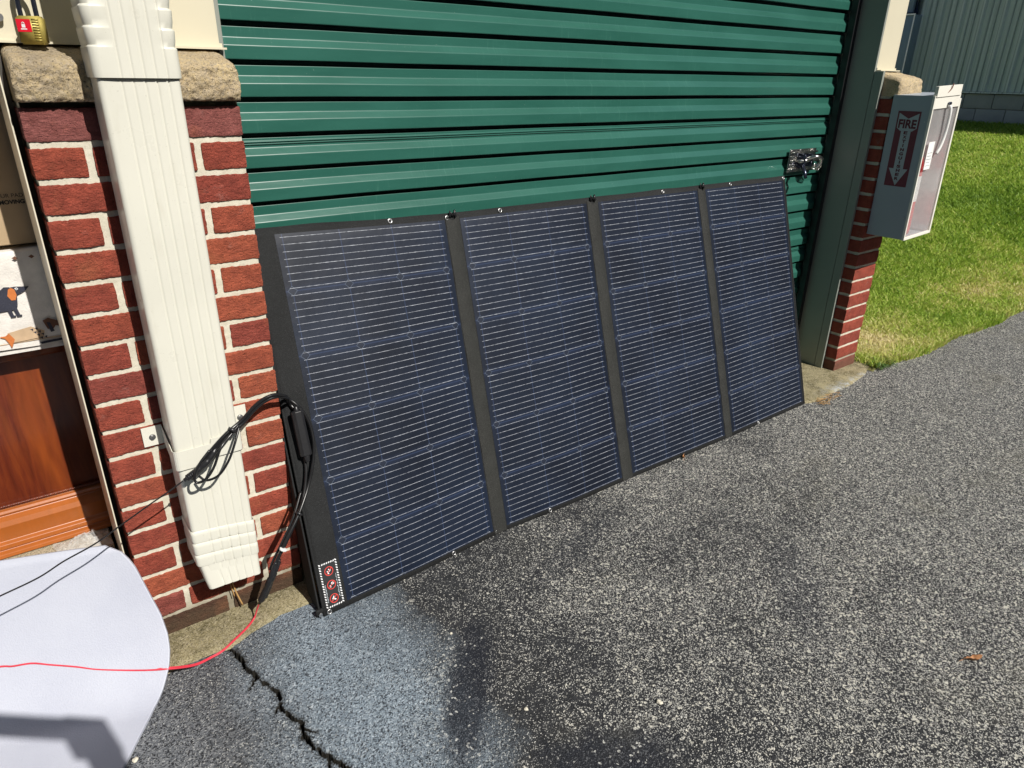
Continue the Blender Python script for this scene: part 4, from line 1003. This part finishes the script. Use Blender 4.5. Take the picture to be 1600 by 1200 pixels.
b = MB(); b.tube(spline([(3.300, -.182, 1.262), (3.306, -.190, 1.24), (3.312, -.188, 1.16), (3.300, -.186, 1.10), (3.282, -.182, 1.065)], 6), [.007] * 25, 0, 8); b.tube([(3.30, -.18, 1.268), (3.30, -.19, 1.268)], .006, 1, 10); b.build('pull_strap', [PAPER, DARKST], fc)
b = MB(); b.tube(spline([(3.262, -.178, 1.306), (3.285, -.184, 1.325), (3.290, -.186, 1.345)], 5), .0022, 0, 6); b.build('seal_wire', simple('rusty_wire', (.2, .09, .06), .7), fc)
# arrow sign on the side facing the door
b = MB(); xs_ = cx0 - .0006
def sq(poly, mi, o=0): b.add([(xs_ - o, y, z) for y, z in poly], [tuple(range(len(poly)))], mi)
ya, yb_, za, zb2 = -.038, -.135, .930, 1.240       # ya: far edge, yb_: near edge
sq([(ya, za), (yb_, za), (yb_, zb2), (ya, zb2)], 0)
ym = (ya + yb_) / 2; hw = (ya - yb_) / 2
sq([(ym + hw * .86, zb2 - .008), (ym, zb2 - .030), (ym - hw * .86, zb2 - .008), (ym - hw * .86, 1.172), (ym - hw * .52, 1.160), (ym + hw * .52, 1.160), (ym + hw * .86, 1.172)], 1, .0006)
sq([(ym + hw * .42, 1.1598), (ym - hw * .42, 1.1598), (ym - hw * .42, 1.005), (ym + hw * .42, 1.005)], 1, .0006)
sq([(ym + hw * .84, 1.0048), (ym - hw * .84, 1.0048), (ym, .934)], 1, .0006)
def stext(s, size, zc, bold=0, mi=2, wid=None, hei=None):
    vs, fs = textmesh(s, size, bold); x0_ = min(v.x for v in vs); x1_ = max(v.x for v in vs); y0_ = min(v.y for v in vs); y1_ = max(v.y for v in vs)
    kx = (wid / (x1_ - x0_)) if wid else 1; ky = (hei / (y1_ - y0_)) if hei else 1
    b.add([(xs_ - .0011, ym - ((v.x - (x0_ + x1_) / 2) * kx), zc + (v.y - (y0_ + y1_) / 2) * ky) for v in vs], fs, mi)
stext('FIRE', .03, 1.189, .0012, 2, hw * 1.56, .036)
for i, ch in enumerate('EXTINGUISHER'):
    stext(ch, .012, 1.1535 - i * .0173, .0006, 2, .0045 if ch == 'I' else .0165, .0128)
b.build('arrow_sign', [SIGNRED, SIGNBG, simple('sign_dark_red', (.13, .02, .035), .5)], fc)['label'] = 'red arrow sign reading FIRE EXTINGUISHER'
# extinguisher inside
fe = thing('fire_extinguisher', 'red fire extinguisher standing inside the wall cabinet', 'fire extinguisher', (3.25, -.09, .708))
b = MB(); P_ = [(3.250, -.095, z) for z in (.709, .712, .73, 1.02, 1.045, 1.06, 1.07, 1.10)]; b.tube(P_, [.05, .056, .058, .058, .050, .034, .018, .016], 0, 28); b.build('cylinder', EXTRED, fe)
b = MB(); b.tube([(3.25, -.095, .86), (3.25, -.095, .97)], .0587, 0, 28, False); b.build('paper_label', PAPER, fe)
b = MB(); b.tube([(3.25, -.095, 1.10), (3.25, -.095, 1.13)], .014, 0, 12); b.box((3.215, -.104, 1.13), (3.30, -.086, 1.142), 0, .002); b.box((3.225, -.103, 1.152), (3.31, -.087, 1.160), 0, .002); b.tube(spline([(3.25, -.11, 1.12), (3.23, -.14, 1.08), (3.20, -.135, .98), (3.196, -.125, .85)], 5), .008, 0, 10); b.build('valve_handle', BLACKP, fe)
tg = MB(); tg.box((3.196, -.1835, 1.005), (3.248, -.1828, 1.118)); 
for i in range(5): tg.box((3.203, -.1842, 1.02 + i * .013), (3.240 - .006 * (i % 2), -.1837, 1.0225 + i * .013), 1)
tg.build('inspection_tag', [PAPER, simple('pale_print', (.35, .36, .38), .7)], fe)

for o_ in (fc, fe): o_.rotation_euler = (0, -.045, 0)
# ================================================================== far building
fb = thing('metal_sided_building', 'grey-green ribbed metal building on a block foundation beyond the lawn', 'building', (12, 3, .8))
b = MB(); prof = []
y = -6.0
while y < 9:
    prof += [(12.0, y), (11.945, y + .014), (11.945, y + .040), (12.0, y + .054), (12.0, y + .125), (11.975, y + .131), (11.975, y + .142), (12.0, y + .148), (12.0, y + .205), (11.975, y + .211), (11.975, y + .222), (12.0, y + .228)]; y += .285
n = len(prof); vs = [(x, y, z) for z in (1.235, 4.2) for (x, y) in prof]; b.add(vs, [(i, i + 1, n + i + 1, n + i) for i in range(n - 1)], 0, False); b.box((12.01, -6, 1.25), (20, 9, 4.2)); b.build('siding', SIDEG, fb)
b = MB(); b.box((11.955, -6, 1.212), (12.008, 9, 1.233)); b.build('base_trim', SIDEG, fb)
b = MB(); b.box((12.02, -6, .3), (12.2, 9, 1.2))
for zc in range(2):
    yy = -6 + (.2 if zc else 0)
    while yy < 9: b.box((11.99, yy + .004, .800 + zc * .203 + .004), (12.019, yy + .396, .800 + zc * .203 + .199), 0, .004); yy += .4
for zc in range(1): 
    yy = -6
    while yy < 9: b.box((11.99, yy + .004, .601), (12.019, yy + .396, .796), 0, .004); yy += .4
b.build('foundation', BLOCK, fb)
b = MB(); b.box((11.6, -6.3, 4.21), (20.3, 9.3, 4.32)); b.build('roof', ROOFM, fb)
ub = thing('utility_box', 'blue-grey electric box mounted on the far ribbed building', 'utility box', (11.8, 4.5, 1.2))
b = MB(); b.box((11.72, 4.265, 1.15), (11.955, 4.78, 2.28), 0, .012); b.build('enclosure', BLUEG, ub)
b = MB(); b.box((11.705, 4.255, 1.15), (11.7185, 4.272, 2.29)); b.box((11.705, 4.272, 2.27), (11.7185, 4.79, 2.29)); b.build('door_lip', ALU, ub)
b = MB(); b.box((11.80, 4.36, 2.31), (11.955, 4.62, 2.75), 0, .01); b.tube([(11.87, 4.33, 2.28), (11.87, 4.33, 3.4)], .03, 1, 12); b.tube([(11.87, 4.55, 2.75), (11.87, 4.55, 3.4)], .025, 1, 12); b.build('meter_head', [BLUEG, DARKST], ub)

op = thing('added_sky_block_row', 'added unseen dark green row across the driveway that blocks sky light', 'building', (1, -9, 0))  # unseen row added behind the camera to cut sky fill
b = MB(); b.box((-22, -16, 0), (26, -7.6, 5.2)); b.build('wall', ROOFM, op)
b = MB(); b.box((-22.3, -16.3, 5.204), (26.3, -7.4, 5.35)); b.build('roof', ROOFM, op)
for k_ in range(-6, 8):
    b = MB(); b.box((k_ * 3.0, -7.598, .02), (k_ * 3.0 + 2.5, -7.57, 2.4), 0, .004); b.build('sky_block_door', CURT, op)
# ================================================================== bits on the ground
def stone(x, y, r, label):
    bm = bmesh.new(); bmesh.ops.create_icosphere(bm, subdivisions=3, radius=r); sd = random.random() * 90
    for v in bm.verts: v.co = v.co * (1 + .45 * nz(v.co.x / r, v.co.y / r, v.co.z / r, 1.1, sd)); v.co.z *= .55
    b = MB(); bm.verts.index_update(); b.add([(v.co.x, v.co.y, v.co.z) for v in bm.verts], [[v.index for v in f.verts] for f in bm.faces], 0, True); bm.free()
    o = b.build('pebble', PEB); o.location = (x, y, r * .35); tag(o, label, 'pebble', 'pale pebbles on the asphalt')
stone(.922, -.889, .0068, 'largest white pebble on the asphalt in front of the panel')
stone(.655, -.721, .0048, 'flat pale pebble on dark asphalt right of the pale patch')
stone(-.103, -.340, .0062, 'white pebble on grey asphalt between crack and foam sheet')
stone(.639, -.416, .0038, 'small cream pebble on asphalt close to the panel foot')
def leaf(x, y, L, rot, label):
    b = MB()
    def lf_(u, v):
        t = v; wv = .30 * math.sin(math.pi * min(1, t * 1.05)) * (1 + .25 * math.sin(t * 22)) * (1 - .2 * t)
        a = (t - .5) * L; c = (u - .5) * 2 * wv * L * .6
        zz = .006 + .010 * abs(u - .5) + .006 * math.sin(t * 5 + u * 3)
        return (x + a * math.cos(rot) - c * math.sin(rot), y + a * math.sin(rot) + c * math.cos(rot), zz)
    vs, fs = grid(lf_, 8, 20); b.add(vs, fs, 0, True); b.tube([(x - .5 * L * math.cos(rot), y - .5 * L * math.sin(rot), .007), (x - .72 * L * math.cos(rot), y - .72 * L * math.sin(rot), .004)], .0009, 0, 6)
    o = b.build('dry_leaf', LEAF); tag(o, label, 'leaf', 'dry leaves on the asphalt')
leaf(1.671, -1.264, .052, math.radians(-28), 'orange-brown dry leaf lying alone on the open asphalt')
leaf(1.859, -.150, .030, math.radians(40), 'small brown leaf against the bottom edge of the panel')
# dry stem stuck under the downspout mouth
b = MB(); b.tube(spline([(.203, -.012, .150), (.207, -.014, .11), (.212, -.016, .07), (.222, -.020, .024)], 5), .0022, 0, 6); b.tube(spline([(.199, -.012, .150), (.202, -.015, .10), (.206, -.018, .06)], 5), .0015, 0, 6); tag(b.build('dry_twig', RUST), 'dry orange stem hanging below the downspout mouth', 'stem')
# weeds where apron, asphalt and lawn meet
wd_ = thing('weed_tuft', 'green weed tuft at the corner of apron and lawn', 'weed', (3.42, -.11, 0))
b = MB()
for k_ in range(70):
    a = random.random() * 6.283; r_ = random.random() ** .5 * .07; x_, y_ = 3.43 + r_ * math.cos(a), -.105 + r_ * .5 * math.sin(a); L_ = random.uniform(.03, .085); la_ = random.random() * 6.283
    p0 = Vector((x_, y_, 0)); p1 = p0 + Vector((math.cos(la_) * L_ * .4, math.sin(la_) * L_ * .4, L_ * .45)); p2 = p0 + Vector((math.cos(la_) * L_, math.sin(la_) * L_, L_ * .3)); s_ = Vector((-math.sin(la_), math.cos(la_), 0)) * .0022
    b.add([p0 - s_, p0 + s_, p1 + s_, p1 - s_, p2], [(0, 1, 2, 3), (3, 2, 4)], 0, False)
b.build('leaves', WEED, wd_)
# pine straw at the apron lip
b = MB()
for k_ in range(26):
    x_, y_ = 2.82 + random.uniform(-.06, .10), -.158 + random.uniform(-.03, .02); a = random.random() * 3.14; L_ = random.uniform(.02, .05)
    b.tube([(x_ - L_ * math.cos(a), y_ - L_ * math.sin(a) * .5, .003), (x_, y_, .006), (x_ + L_ * math.cos(a), y_ + L_ * math.sin(a) * .5, .003)], .0009, 0, 5)
tag(b.build('pine_straw', RUST), 'scattered reddish pine straw at the apron lip', 'pine straw', kind='stuff')

# ================================================================== the phone that casts the shadow on the foam, on an added stand in place of hands and arm
ph = thing('phone_shadow_caster', 'unseen dark phone with added arm and stand casting the foam shadow', 'shadow caster', (-.08, -1.75, 0))
b = MB()
def plate(p, q, h, th):
    p, q = Vector(p), Vector(q); d = Vector((q.y - p.y, p.x - q.x, 0)).normalized() * th; z_ = Vector((0, 0, h))
    b.prism([p, q, q - z_, p - z_], d)
plate((-.115, -1.575, 1.565), (.095, -1.705, 1.52), .075, .009); b.build('phone', BLACKP, ph, bevel=.003)
b = MB(); plate((.085, -1.702, 1.530), (.155, -1.742, 1.510), .11, .03); b.tube([(.118, -1.735, 1.45), (.120, -1.745, 1.3), (.09, -1.75, 1.0)], [.030, .032, .024], 0, 12); b.build('clamp', BLACKP, ph)  # clamp and pole shapes stand in for hand and forearm
b = MB(); b.tube([(.06, -1.75, 1.02), (.06, -1.75, .55)], .014, 0, 12)
for a in (0.3, 2.4, 4.5): b.tube([(.06, -1.75, .6), (.06 + .34 * math.cos(a), -1.75 + .34 * math.sin(a), .005)], .009, 0, 10)
b.build('added_stand', BLACKP, ph)
